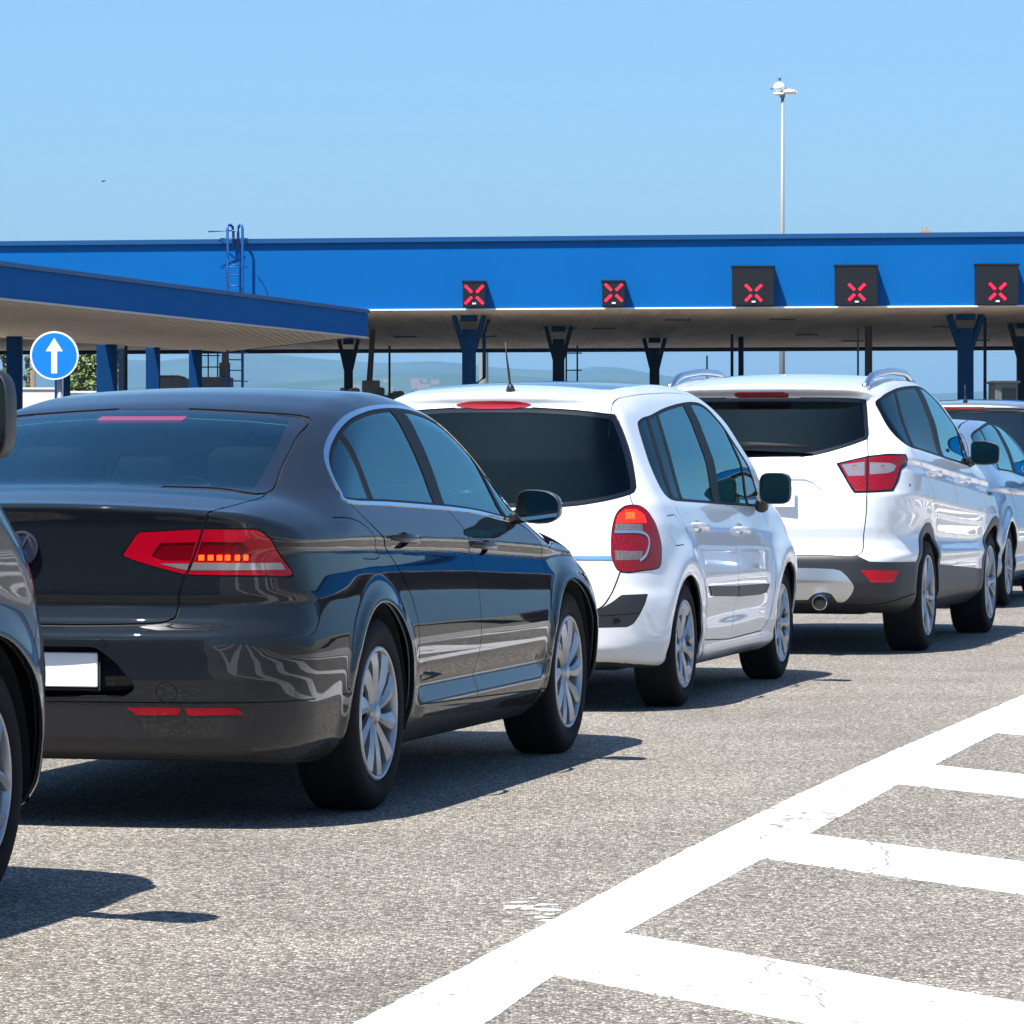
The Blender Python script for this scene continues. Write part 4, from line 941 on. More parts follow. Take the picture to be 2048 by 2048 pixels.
# each bar: where its two edges leave the line and where they leave the frame
bars = [((1110, 1950), (2048, 2135), (1245, 1868), (2048, 2035)), ((1528, 1717), (2048, 1785), (1620, 1670), (2048, 1720)), ((1795, 1568), (2048, 1589), (1880, 1533), (2048, 1550)), ((2003, 1462), (2048, 1465), (2060, 1440), (2100, 1443))]
G = []
for a, b_, c, d in bars[:3]: G.append((gp(*a), (gp(*b_)-gp(*a)).normalized(), gp(*c), (gp(*d)-gp(*c)).normalized()))
dirn = sum((g[1]+g[3] for g in G[:2]), Vector()).normalized()
ldir = (Lw[-1]-Lw[-6]).normalized()
step = (G[2][0]-G[0][0]).length/2
quads = [(g[0], g[2]) for g in G]
for k in range(1, 16): quads.append((G[2][0]+ldir*step*k, G[2][2]+ldir*step*k))
for k in range(1, 4): quads.append((G[0][0]-ldir*step*k, G[0][2]-ldir*step*k))
for i, (a, c) in enumerate(quads):
    g = G[i] if i < 3 else None; da = dc = dirn
    a2 = a-da*.10; c2 = c-dc*.10; z = Vector((0, 0, .0015))
    n = 420; Lp = [a2.lerp(a+da*18, k/n)+Vector((0, rg_.gauss(0, .0025), 0)) for k in range(n+1)]; Rp = [c2.lerp(c+dc*18, k/n)+Vector((0, rg_.gauss(0, .0025), 0)) for k in range(n+1)]
    sheet('road_marking_bar', Lp, Rp, .0035)
# worn chips of old paint beside the line
b = B(); rnd = random.Random(4)
for k in range(22):
    q = gp(rnd.gauss(1068, 30), rnd.gauss(1822, 13)); l = rnd.uniform(.015, .085); w_ = l*rnd.uniform(.25, .5); a0 = rnd.uniform(-.3, .3)
    b.prism([(q.x+math.cos(t)*l/2*rnd.uniform(.5, 1.1), q.y+math.sin(t)*w_*rnd.uniform(.5, 1.2)) for t in np.arange(0, 6.2, .7)], .0022, Matrix.Translation((0, 0, .0004+k*.00005)))
tag(b.build('old_paint_flecks', mat('worn paint', (.46, .45, .43), .8)), kind='stuff')

# ---------------------------------------------------------------- toll canopy
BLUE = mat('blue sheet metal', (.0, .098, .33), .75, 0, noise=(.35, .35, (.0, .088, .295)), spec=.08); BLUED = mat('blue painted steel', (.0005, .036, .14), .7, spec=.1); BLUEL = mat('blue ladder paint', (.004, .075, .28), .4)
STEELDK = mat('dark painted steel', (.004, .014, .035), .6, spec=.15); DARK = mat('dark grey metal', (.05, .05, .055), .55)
def soffitm(name, col, col2, sc):
    m = mat(name, col, .6); nt = m.node_tree; b = nt.nodes['Principled BSDF']; L = nt.links.new
    tc = nt.nodes.new('ShaderNodeTexCoord'); mp = nt.nodes.new('ShaderNodeMapping'); mp.inputs['Scale'].default_value = sc; L(tc.outputs['Object'], mp.inputs[0])
    n = nt.nodes.new('ShaderNodeTexNoise'); n.inputs['Scale'].default_value = 1; n.inputs['Detail'].default_value = 7; n.inputs['Roughness'].default_value = .65; L(mp.outputs[0], n.inputs['Vector'])
    w_ = nt.nodes.new('ShaderNodeTexWave'); w_.bands_direction = 'X'; w_.inputs['Scale'].default_value = 1.6; L(tc.outputs['Object'], w_.inputs['Vector'])
    r = nt.nodes.new('ShaderNodeMapRange'); r.inputs[1].default_value = .42; r.inputs[2].default_value = .62; L(n.outputs['Fac'], r.inputs[0])
    x = nt.nodes.new('ShaderNodeMix'); x.data_type = 'RGBA'; x.inputs[6].default_value = (*col, 1); x.inputs[7].default_value = (*col2, 1); L(r.outputs[0], x.inputs[0]); L(x.outputs[2], b.inputs['Base Color'])
    bp = nt.nodes.new('ShaderNodeBump'); bp.inputs['Strength'].default_value = .8; bp.inputs['Distance'].default_value = .03; L(w_.outputs['Fac'], bp.inputs['Height']); L(bp.outputs[0], b.inputs['Normal'])
    return m
SOF = soffitm('ribbed ceiling sheets', (.90, .74, .58), (.66, .53, .41), (.9, .12, 1)); SOF2 = soffitm('plain ceiling sheets', (.86, .71, .55), (.72, .60, .47), (.3, .1, 1))
can = tag(empty('main_canopy', (0, 112, 0)), 'wide blue toll plaza canopy with a pale ribbed underside across the whole view', 'canopy')
inv = Matrix.Translation((0, -112, 0))
def slab(name, P, z0, z1, m, parent, o=(0, 112), bev=0):
    n = len(P); V = [(x-o[0], y-o[1], z0) for x, y in P]+[(x-o[0], y-o[1], z1) for x, y in P]
    return mesh(name, V, [tuple(range(n-1, -1, -1)), tuple(range(n, 2*n))]+[(i, (i+1) % n, n+(i+1) % n, n+i) for i in range(n)], m, parent)
def fy(x): return 112.5-.178*x      # front line of the big canopy
XL, XR = -46, 110
slab('fascia', [(XL, fy(XL)), (XR, fy(XR)), (XR, fy(XR)+.25), (XL, fy(XL)+.25)], 5.16, 6.98, BLUE, can)
slab('roof_edge_cap', [(XL, fy(XL)-.10), (XR, fy(XR)-.10), (XR, fy(XR)+.5), (XL, fy(XL)+.5)], 6.983, 7.11, mat('darker blue capping', (.0, .055, .185), .4), can)
slab('drip_flange', [(XL, fy(XL)-.06), (XR, fy(XR)-.06), (XR, fy(XR)+.24), (XL, fy(XL)+.24)], 5.115, 5.157, mat('pale flange', (.75, .80, .85), .4), can)
BK = 42
slab('ceiling', [(XL, fy(XL)+.26), (XR, fy(XR)+.26), (XR, fy(XR)+BK), (XL, fy(XL)+BK)], 5.12, 5.20, SOF, can)
slab('roof', [(XL, fy(XL)+.26), (XR, fy(XR)+.26), (XR, fy(XR)+BK), (XL, fy(XL)+BK)], 6.6, 6.7, DARK, can)
slab('rear_beam', [(XL, fy(XL)+BK), (XR, fy(XR)+BK), (XR, fy(XR)+BK+.3), (XL, fy(XL)+BK+.3)], 4.98, 6.9, STEELDK, can)
# ceiling lamps
for k in range(26):
    x = -22+k*2.1+rnd.uniform(-.5, .5); y = fy(x)+rnd.choice((9, 17, 25, 33))
    b = B(); b.box((x, y-112, 5.10), (.75, .28, .035)); b.build('ceiling_lamp', mat('lamp housing', (.10, .09, .08), .6), can)
# side canopy, closer and lower
sd = tag(empty('side_canopy', (-8, 90, 0)), 'lower blue edged canopy coming in from the left in front of the main one', 'canopy')
A_, B__, C_, D_ = (-3.60, 100), (-7.93, 115.4), (-24.6, 58), (-15.9, 46)
out_ = [A_, B__, (-11.6, 104), C_, D_]
slab('ceiling', out_, 4.04, 4.10, SOF2, sd, (-8, 90))
def strip_wall(name, P, Q, z0, z1, t, m, parent, o):
    P = Vector(P); Q = Vector(Q); d = (Q-P).normalized(); n_ = Vector((d.y, -d.x))*t
    return slab(name, [tuple(P), tuple(P+n_), tuple(Q+n_), tuple(Q)], z0, z1, m, parent, o)
strip_wall('fascia', D_, A_, 4.035, 4.60, .12, BLUE, sd, (-8, 90)); strip_wall('roof_edge_cap', D_, A_, 4.603, 4.69, .17, mat('darker blue capping', (.0, .055, .185), .4), sd, (-8, 90)); strip_wall('drip_flange', D_, A_, 3.985, 4.032, .14, mat('beige flange', (.5, .45, .38), .5), sd, (-8, 90))
strip_wall('fascia', A_, B__, 4.035, 4.60, -.12, BLUE, sd, (-8, 90))
slab('roof', [(p[0], p[1]) for p in out_], 4.40, 4.48, DARK, sd, (-8, 90))
def post(px, d, w_, z1, m, label, name='canopy_post', group=None, dep=None, flange=True):
    q = at(px, HOR, d=d); o = tag(empty(name, (q.x, d, 0)), label, 'post', group); dep = dep or w_
    b = B(); b.box((0, 0, z1/2), (w_, dep, z1), bevel=.02); b.build('shaft', m, o)
    b = B(); b.box((0, 0, .03), (w_*1.7, dep*1.7, .06)); b.build('base_plate', DARK, o)
    return o
for i, (px, d, w_) in enumerate([(29, 100, .36), (125, 104, .36), (214, 107.5, .50), (306, 110.5, .36), (391, 113, .34)]):
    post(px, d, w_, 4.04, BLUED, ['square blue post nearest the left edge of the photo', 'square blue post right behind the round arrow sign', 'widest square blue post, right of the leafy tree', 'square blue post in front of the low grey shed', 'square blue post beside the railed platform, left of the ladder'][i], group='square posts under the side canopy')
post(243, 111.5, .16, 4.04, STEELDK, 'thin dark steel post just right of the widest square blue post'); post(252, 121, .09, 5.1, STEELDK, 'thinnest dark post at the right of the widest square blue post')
# Y-headed columns of the big canopy
def ycol(px, d, w_, label, ptop=None, m=None, pipe=False):
    q = at(px, HOR, d=d); o = tag(empty('canopy_column', (q.x, d, 0)), label, 'column', 'branching columns under the main canopy'); z1 = 5.12; m = m or BLUED
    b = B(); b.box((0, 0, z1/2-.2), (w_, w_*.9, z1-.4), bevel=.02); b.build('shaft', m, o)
    for sg in (-1, 1):
        for q2 in (-1, 1):
            b = B(); b.tube([(sg*w_*.35, q2*w_*.25, 4.10), (sg*w_*1.08, q2*w_*.7, 5.10)], .07, 6); b.build('branch', m, o)
    b = B(); b.box((0, 0, 5.03), (w_*1.2, w_*1.2, .16)); b.build('head_plate', m, o); b = B(); b.box((0, 0, .04), (w_*2, w_*2, .08)); b.build('base_plate', DARK, o)
    if pipe: b = B(); b.tube([(w_*1.45, 0, 5.0), (w_*1.1, -.1, 4.6), (w_*1.1, -.1, 3.35), (w_*.4, -.1, 3.15), (w_*.3, -.1, 3.05)], .05, 8); b.build('drain_pipe', m, o, True)
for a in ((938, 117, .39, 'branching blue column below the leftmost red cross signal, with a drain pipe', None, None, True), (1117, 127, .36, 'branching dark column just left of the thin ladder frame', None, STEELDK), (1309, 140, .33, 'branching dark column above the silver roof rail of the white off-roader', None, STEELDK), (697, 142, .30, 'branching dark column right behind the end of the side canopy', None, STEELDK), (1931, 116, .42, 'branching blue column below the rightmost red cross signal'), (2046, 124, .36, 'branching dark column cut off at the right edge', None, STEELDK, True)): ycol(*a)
# slim poles beyond
def pole(px, d, r, z1, m, label, z0=0, name='pole', lean=0):
    q = at(px, HOR, d=d); b = B(); b.tube([(0, 0, z0), (lean, 0, z1)], [r, r*.92], 10)
    b.tube([(0, 0, z0), (0, 0, z0+.12)], r*1.9, 10); return tag(b.build(name, m, None, auto=40, loc=(q.x, d, 0)), label, 'pole')
BROWN = mat('weathered brown steel', (.12, .085, .06), .7); GREYP = mat('galvanised grey steel', (.24, .26, .26), .5, .1)
pole(1414, 165, .04, 5.1, STEELDK, 'very short thin pole top behind the left silver roof rail'); pole(1464, 135, .055, 5.1, STEELDK, 'thin dark pole standing left of a thicker one, above the white off-roader'); pole(1482, 138, .10, 5.1, STEELDK, 'thicker dark pole of the close pair above the white off-roader'); pole(1716, 128, .035, 5.1, GREYP, 'hair thin grey pole left of the brown post under the canopy'); pole(1737, 126, .125, 5.1, BROWN, 'brown post above the right silver roof rail'); pole(1970, 118, .05, 5.1, STEELDK, 'thin dark pole between the two right hand columns'); pole(779, 150, .045, 5.1, STEELDK, 'thin dark pole right of the brown post on a concrete block'); pole(967, 168, .22, 7.5, GREYP, 'thick pale grey pole right of the branching blue column with the pipe')
# brown post on its block
q = at(742, HOR, d=130); o = tag(empty('footed_post', (q.x, 130, 0)), 'leaning brown post standing on a pale concrete block', 'post'); b = B(); b.tube([(-.06, 0, 3.3), (.06, 0, 5.1)], [.10, .085], 10); b.build('shaft', BROWN, o); b = B(); b.box((0, 0, 1.75), (.55, .5, 3.5), bevel=.03); b.build('concrete_block', mat('rough concrete', (.36, .33, .28), .9, noise=(3, .6, (.22, .2, .17))), o)
# red cross lane signals
LEDX = mat('red led cross', (.8, .01, .03), .4, emit=(1, .01, .05), es=1.0); SIGB = mat('signal box black', (.010, .011, .014), .6, bump=(40, .2, .004), spec=.2)
def signal(px, ytop, ybot, wpx, cy, cs, d, label):
    d = 112.15/(1+.178*(px-1024)/FPX); q = at(px, HOR, d=d); zt = at(0, ytop, d=d).z; zb = at(0, ybot, d=d).z; w_ = wpx*d/FPX; o = tag(empty('lane_signal', (q.x, d, zb)), label, 'signal', 'red cross lane signals on the canopy'); h = zt-zb
    Rz = math.atan(-.178); b = B(); b.box((0, 0, h/2), (w_, .5, h), bevel=.02); hb = b.build('housing', SIGB, o); b = B(); b.box((0, .02, h+.03), (w_+.06, .56, .05)); b.build('visor', SIGB, o)
    zc = at(0, cy, d=d).z-zb; s_ = cs*d/FPX
    for sx in (-1, 1):
        for sz in (-1, 1):
            b = B()
            for k in range(5):
                t = .26+.74*k/5; u = .26+.74*(k+.86)/5; p = Vector((sx*s_*t, sz*s_*t)); r_ = Vector((sx*s_*u, sz*s_*u)); n_ = Vector((-(r_-p).y, (r_-p).x)).normalized()*.036
                b.add([(p.x-n_.x, -.262, zc+p.y-n_.y), (r_.x-n_.x, -.262, zc+r_.y-n_.y), (r_.x+n_.x, -.262, zc+r_.y+n_.y), (p.x+n_.x, -.262, zc+p.y+n_.y)], [(0, 1, 2, 3)])
            b.build('led_arm', LEDX, o)
    b = B(); b.box((0, -.263, .10), (.10, .02, .045)); b.build('maker_plate', PLATE, o)
    b = B(); b.box((0, .33, h*.5), (.1, .2, .1)); b.build('bracket', DARK, o)
signal(948.5, 566, 615, 45, 590, 18.5, 113, 'leftmost small black signal with a faint red cross'); signal(1227, 565, 614, 45, 586, 17.5, 109.5, 'small black signal with a red cross, second from the left')
signal(1506, 536, 611.5, 83, 586.5, 16.5, 106.5, 'large black signal with a red cross, leftmost of the three large ones'); signal(1712, 534, 611.5, 83, 585, 16.5, 104, 'large black signal with a red cross, middle of the three large ones'); signal(1993, 532, 610.5, 84, 583.5, 16.5, 101, 'large black signal with a red cross near the right edge')
# caged ladder
def zy(y, d): return at(0, y, d=d).z
d = 113.4; xl, xr = at(449+6, 0, d=d).x, at(485, 0, d=d).x; o = tag(empty('roof_ladder', ((xl+xr)/2, d, 0)), 'tall blue caged ladder climbing the canopy above the side roof', 'ladder')
hw = (xr-xl)/2; zt = zy(449, d)
for sg in (-1, 1):
    b = B(); a = 2*hw*.34; b.tube([(sg*hw, 0, 0), (sg*hw, 0, zt-.12), (sg*hw-sg*.02*1, .02, zt-.03), (sg*hw-sg*a*.5, .1, zt), (sg*hw-sg*a*.9, .22, zt-.06), (sg*hw-sg*a, .3, zt-.2), (sg*hw-sg*a, .34, 6.9)], .038, 8); b.build('stile', BLUEL, o, True)
b = B()
z = .3
while z < zt-.9: b.tube([(-hw, 0, z), (hw, 0, z)], .018, 6); z += .29
b.build('rungs', BLUEL, o, True)
for z in np.arange(2.4, 7.2, .78): b = B(); b.tube([(math.sin(t)*.38, -.36-math.cos(t)*.38, z) for t in np.linspace(-2.4, 2.4, 15)], .012, 5); b.build('safety_hoop', BLUEL, o, True)
b = B(); b.tube([(-hw-.55, .1, zy(461, d)), (hw*.1, .1, zy(461, d))], .02, 6); b.tube([(-hw-.02, .1, zy(461, d)), (-hw-.55, .5, zy(461, d)-.01)], .015, 6); b.build('top_rail', BLUEL, o)
# thin ladder frame behind the canopy
q = at(1143, HOR, d=150); o = tag(empty('maintenance_ladder', (q.x, 150, 0)), 'thin grey ladder frame right of the dark branching column', 'ladder')
for x in (-.19, .21): b = B(); b.tube([(x, 0, 0), (x, 0, 5.3)], .035, 6); b.build('stile', STEELDK, o)
b = B(); [b.tube([(-.30 if k % 2 else -.19, 0, .5+k*.62), (.38, 0, .5+k*.62)], .025, 6) for k in range(8)]; b.build('rungs', STEELDK, o)

# ---------------------------------------------------------------- round arrow sign
dS = 38.; q = at(109, HOR, d=dS); zc = at(0, 711, d=dS).z; rs = 48.5*dS/FPX
o = tag(empty('traffic_sign', (q.x, dS, 0)), 'round blue sign with a white arrow pointing up on a grey pole', 'sign')
b = B(); b.tube([(.045, .06, 0), (.045, .06, zc+rs*.8)], .030, 14); b.build('pole', GREYP, o, True)
def rot(P): return [(x, y, z) for x, y, z in P]
WHT = mat('sign white', (.80, .82, .84), .35); SBL = mat('sign blue', (.0, .17, .80), .35)
MS = Matrix.Translation((0, 0, zc)) @ Matrix.Rotation(R(90), 4, 'X')
b = B(); n = 64; b.prism([(rs*math.cos(2*math.pi*i/n), rs*math.sin(2*math.pi*i/n)) for i in range(n)], .018, MS); b.build('white_rim', WHT, o)
MS2 = Matrix.Translation((0, -.018, zc)) @ Matrix.Rotation(R(90), 4, 'X')
b = B(); b.prism([(rs*.925*math.cos(2*math.pi*i/n), rs*.925*math.sin(2*math.pi*i/n)) for i in range(n)], .003, MS2); b.build('blue_disc', SBL, o)
ar = [(-.12, -.74), (.12, -.74), (.12, .17), (.355, .17), (0, .72), (-.355, .17), (-.12, .17)]
MS3 = Matrix.Translation((0, -.021, zc)) @ Matrix.Rotation(R(90), 4, 'X'); b = B(); b.prism([(u*rs+.00, v*rs+.0) for u, v in ar], .003, MS3); b.build('arrow', WHT, o)
b = B(); b.box((.045, .03, zc+.12), (.09, .05, .03)); b.box((.045, .03, zc-.12), (.09, .05, .03)); b.build('clamps', GREYP, o)

# ---------------------------------------------------------------- high mast light
dM = 190.; q = at(1564, HOR, d=dM); o = tag(empty('high_mast_light', (q.x, dM, 0)), 'tall grey mast with white floodlight bowls rising behind the canopy', 'street lamp'); zt = zy(182, dM)
b = B(); b.tube([(0, 0, 0), (0, 0, zt*.5), (.03, 0, zt-.2)], [.17, .12, .075], 14); b.build('mast', GREYP, o, True)
b = B(); b.tube([(-.55, 0, zy(177, dM)), (.5, 0, zy(177, dM))], .045, 8); b.tube([(.02, 0, zy(177, dM)+.1), (.02, 0, zy(195, dM))], .13, 8); b.build('crossarm', mat('grey green steel', (.15, .2, .2), .5), o)
WB = mat('white lamp bowl', (.82, .82, .80), .3); 
def bowl(cx, cz, rx, rz, nm): 
    bm = bmesh.new(); bmesh.ops.create_uvsphere(bm, u_segments=20, v_segments=12, radius=1); V = [(cx+v.co.x*rx, v.co.y*rx*.9, cz+v.co.z*rz*(1 if v.co.z > 0 else .8)) for v in bm.verts]; Fc = [[v.index for v in f.verts] for f in bm.faces]; bm.free(); b = B(); b.add(V, Fc); b.build(nm, WB, o, True)
bowl(-.13, zy(175, dM), .27, .26, 'floodlight'); bowl(.33, zy(184, dM)+0, .33, .14, 'floodlight'); bowl(-.15, zy(188, dM), .27, .10, 'floodlight'); bowl(.60, zy(186, dM), .12, .08, 'floodlight')
b = B()
q0 = at(1559, 156, d=dM)
b.tube([(0, 0, 0), (.02, 0, .10), (.05, 0, .16)], [.03, .05, .02], 8); b.tube([(-.10, 0, .14), (0, 0, .06), (.10, .04, .16)], [.01, .03, .01], 6)
tag(b.build('bird', mat('dark feathers', (.04, .035, .06), .8), None, True, loc=(q0.x, dM, zy(162, dM))), 'tiny dark bird perched on top of the tall light mast', 'bird')
b = B(); b.tube([(-.09, 0, .05), (0, 0, 0), (.09, 0, .05)], [.01, .035, .01], 6); b.tube([(-.05, -.05, -.01), (.05, .05, .01)], [.02, .01], 6); q0 = at(207, 363, d=160); tag(b.build('bird', mat('dark feathers', (.04, .035, .06), .8), None, True, loc=tuple(q0)), 'tiny bird flying alone in the sky at the left', 'bird')
b = B(); b.tube([(-.07, 0, 0), (-.10, 0, .14)], .02, 6); b.tube([(0, 0, 0), (.02, 0, .17)], .025, 6); b.box((.0, 0, .03), (.26, .12, .06)); q0 = at(1857, 462, d=110); tag(b.build('roof_beacon', mat('orange plastic', (.5, .25, .12), .5), None, loc=(q0.x, fy(q0.x)+.2, 7.11)), 'tiny orange fitting on the roof edge of the main canopy', 'beacon')

# ---------------------------------------------------------------- things behind the cars
CONC = mat('pale concrete', (.74, .73, .71), .85, noise=(1.5, .5, (.62, .60, .57)))
def block(name, px0, px1, y0, d, m, label, cat, dep=2., extra=None):
    a = at(px0, HOR, d=d).x; b2 = at(px1, HOR, d=d).x; zt = zy(y0, d); b = B(); b.box((0, 0, zt/2), (b2-a, dep, zt), bevel=.03)
    if extra: extra(b, b2-a, zt)
    return tag(b.build(name, m, None, loc=((a+b2)/2, d, 0)), label, cat)
block('perimeter_wall', -60, 112, 779, 168, CONC, 'pale concrete wall behind the round arrow sign', 'wall', .5, lambda b, w_, z: b.box((0, 0, z+.04), (w_+.1, .6, .08)))
block('perimeter_wall', 140, 235, 786, 172, CONC, 'low pale wall under the leafy tree', 'wall', .5, lambda b, w_, z: b.box((0, 0, z+.04), (w_+.1, .6, .08)))
block('shed', 318, 372, 756, 122, mat('grey corrugated sheet', (.10, .115, .125), .6, bump=(14, .5, .03)), 'low dark grey shed between two blue posts', 'shed', 3, lambda b, w_, z: [b.box((-w_/2+.05+k*.1, 0, z+.02), (.05, 3.1, .07)) for k in range(int(w_/.1))])
# railed platform
q = at(430, HOR, d=119); o = tag(empty('service_platform', (q.x, 119, 0)), 'dark service platform with a railing left of the blue ladder', 'platform')
b = B(); b.box((0, 0, zy(755, 119)/2), (.95, 1.6, zy(755, 119))); b.build('deck', DARK, o)
b = B(); zr = zy(755, 119)
for x in (-.42, -.15, .12): b.tube([(x, -.6, zr), (x, -.6, 4.6)], .022, 6)
for z in (zy(735, 119), zy(712, 119)): b.tube([(-.42, -.6, z), (.2, -.6, z)], .02, 6)
b.build('railing', STEELDK, o)
b = B(); b.tube([(.28, 0, zr), (.30, 0, 5.1)], [.1, .09], 10); b.box((.28, 0, zr+.22), (.30, .3, .42), bevel=.02); b.build('brown_post', BROWN, o)
# concrete rubble and barrier left of the small white car
def clump(name, px0, px1, y0, d, m, label, cat, n_=14, dep=1.5, seed=1):
    r_ = random.Random(seed); a = at(px0, HOR, d=d).x; b2 = at(px1, HOR, d=d).x; zt = zy(y0, d); b = B()
    for k in range(n_):
        w_ = r_.uniform(.2, .5); x = a+(b2-a)*(k+.5)/n_-(a+b2)/2; h_ = zt*r_.uniform(.86, 1.0); b.box((x, r_.uniform(-.4, .4), h_/2), ((b2-a)/n_*1.15, dep, h_), bevel=.06)
    return tag(b.build(name, m, None, loc=((a+b2)/2, d, 0)), label, cat)
clump('stone_wall', 682, 735, 771, 118, mat('dark stone', (.11, .10, .085), .9, noise=(4, .7, (.2, .18, .15))), 'dark stone wall end behind the roof of the dark grey saloon', 'wall', 6)
clump('stone_wall', 728, 816, 775, 121, mat('mossy stone', (.07, .09, .065), .9, noise=(4, .7, (.14, .15, .12))), 'low greenish stone wall right of the concrete block', 'wall', 9, seed=3)
# control cabin behind the people carrier
q = at(2006, HOR, d=112); o = tag(empty('toll_cabin', (q.x, 112, 0)), 'dark toll cabin above the roof of the people carrier', 'booth'); zt = zy(767, 112); w_ = 45*112/FPX
b = B(); b.box((0, 0, zt/2), (w_, 1.6, zt), bevel=.02); b.build('cabin', mat('cabin grey', (.11, .12, .12), .6), o); b = B(); b.box((.06, -.81, zt-.35), (w_*.62, .03, .44)); b.build('window', PIANO, o); b = B(); b.box((0, 0, zt+.03), (w_+.12, 1.75, .06)); b.build('roof', mat('cabin roof', (.16, .17, .15), .6), o)

# ---------------------------------------------------------------- trees and shrubs
LEAFS = []
for i, c in enumerate([(.10, .15, .035), (.16, .20, .055), (.055, .09, .025)]):
    m = mat('leaves %d' % i, c, .6, noise=(.8, .6, tuple(q*1.5 for q in c))); m.node_tree.nodes['Principled BSDF'].inputs['Subsurface Weight'].default_value = 0; LEAFS.append(m)
BARK = mat('bark', (.12, .095, .07), .9, noise=(6, .6, (.2, .17, .13)))
def tree(name, px, d, ytop, wpx, label, seed, slim=False, base=0.0, leaf=.16, n_=2600):
    r_ = random.Random(seed); q = at(px, HOR, d=d); H_ = zy(ytop, d); W_ = wpx*d/FPX/2; o = tag(empty(name, (q.x, d, 0)), label, 'tree')
    b = B(); b.tube([(0, 0, 0), (.05, 0, H_*.35), (-.04, .05, H_*.7), (0, 0, H_*.93)], [.13+.01*H_, .11, .07, .02], 8)
    br = []
    for k in range(9 if slim else 16):
        z = H_*r_.uniform(.15, .8); a = r_.uniform(0, 6.28); l = W_*r_.uniform(.5, .95); e = (math.cos(a)*l, math.sin(a)*l, z+H_*r_.uniform(.05, .16)); b.tube([(0, 0, z), (e[0]*.5, e[1]*.5, z+(e[2]-z)*.6), e], [.05, .03, .012], 5); br.append(e)
    b.build('trunk', BARK, o, True)
    cl = [(e[0]*r_.uniform(.5, 1), e[1]*r_.uniform(.5, 1), e[2], r_.uniform(.22, .42)*W_*(1.0 if not slim else .9)) for e in br]+[(r_.uniform(-.5, .5)*W_*(1-abs(z/H_-.45)*1.1), r_.uniform(-.5, .5)*W_, z, r_.uniform(.25, .5)*W_*(1-.6*max(0, z/H_-.6)/.4)) for z in [H_*(base+(1-base)*(k+.5)/22) for k in range(22)]]
    for mi in range(3):
        b = B(); V = []; Fc = []
        for k in range(n_//3):
            c = cl[r_.randrange(len(cl))]; u = Vector((r_.gauss(0, 1), r_.gauss(0, 1), r_.gauss(0, 1))).normalized()*c[3]*r_.uniform(.45, 1.1); p = Vector(c[:3])+Vector((u.x, u.y, u.z*1.5))
            if p.z > H_ or p.z < .2: continue
            a = Vector((r_.gauss(0, 1), r_.gauss(0, 1), r_.gauss(0, 1))).normalized()*leaf*r_.uniform(.5, 1.2); c2 = a.orthogonal().normalized()*leaf*r_.uniform(.3, .6); i = len(V)
            V += [p-a*.5, p+c2*.5, p+a*.5, p-c2*.5]; Fc.append((i, i+1, i+2, i+3))
        b.add(V, Fc); b.build('crown', LEAFS[mi], o)
    return o
tree('leafy_tree', 184, 180, 650, 130, 'bushy green tree between the round sign and the widest blue post', 3, n_=20000, leaf=.27); tree('poplar_tree', 8, 185, 660, 26, 'slim dark poplar at the left edge behind the blue post', 5, True, n_=5500); tree('poplar_tree', 58, 185, 655, 26, 'slim green poplar left of the round arrow sign', 8, True, n_=5500); tree('poplar_tree', 246, 182, 700, 14, 'narrow young tree behind the thin dark posts', 9, True, n_=900)
b = B(); q = at(66, HOR, d=175); b.tube([(0, 0, 0), (.02, 0, 1.8), (0, 0, zy(740, 175))], [.16, .13, .12], 10); tag(b.build('tree_stump', BARK, None, True, loc=(q.x, 175, 0)), 'pale bare trunk beside the slim poplar left of the round sign', 'tree')
for i, (px, y, w_, l) in enumerate([(828, 782, 26, 'dark shrub right of the low greenish wall'), (848, 786, 22, 'smaller shrub beside the roof of the small white car')]):
    tree('shrub', px, 125, y, w_, l, 20+i, n_=1100, leaf=.10)

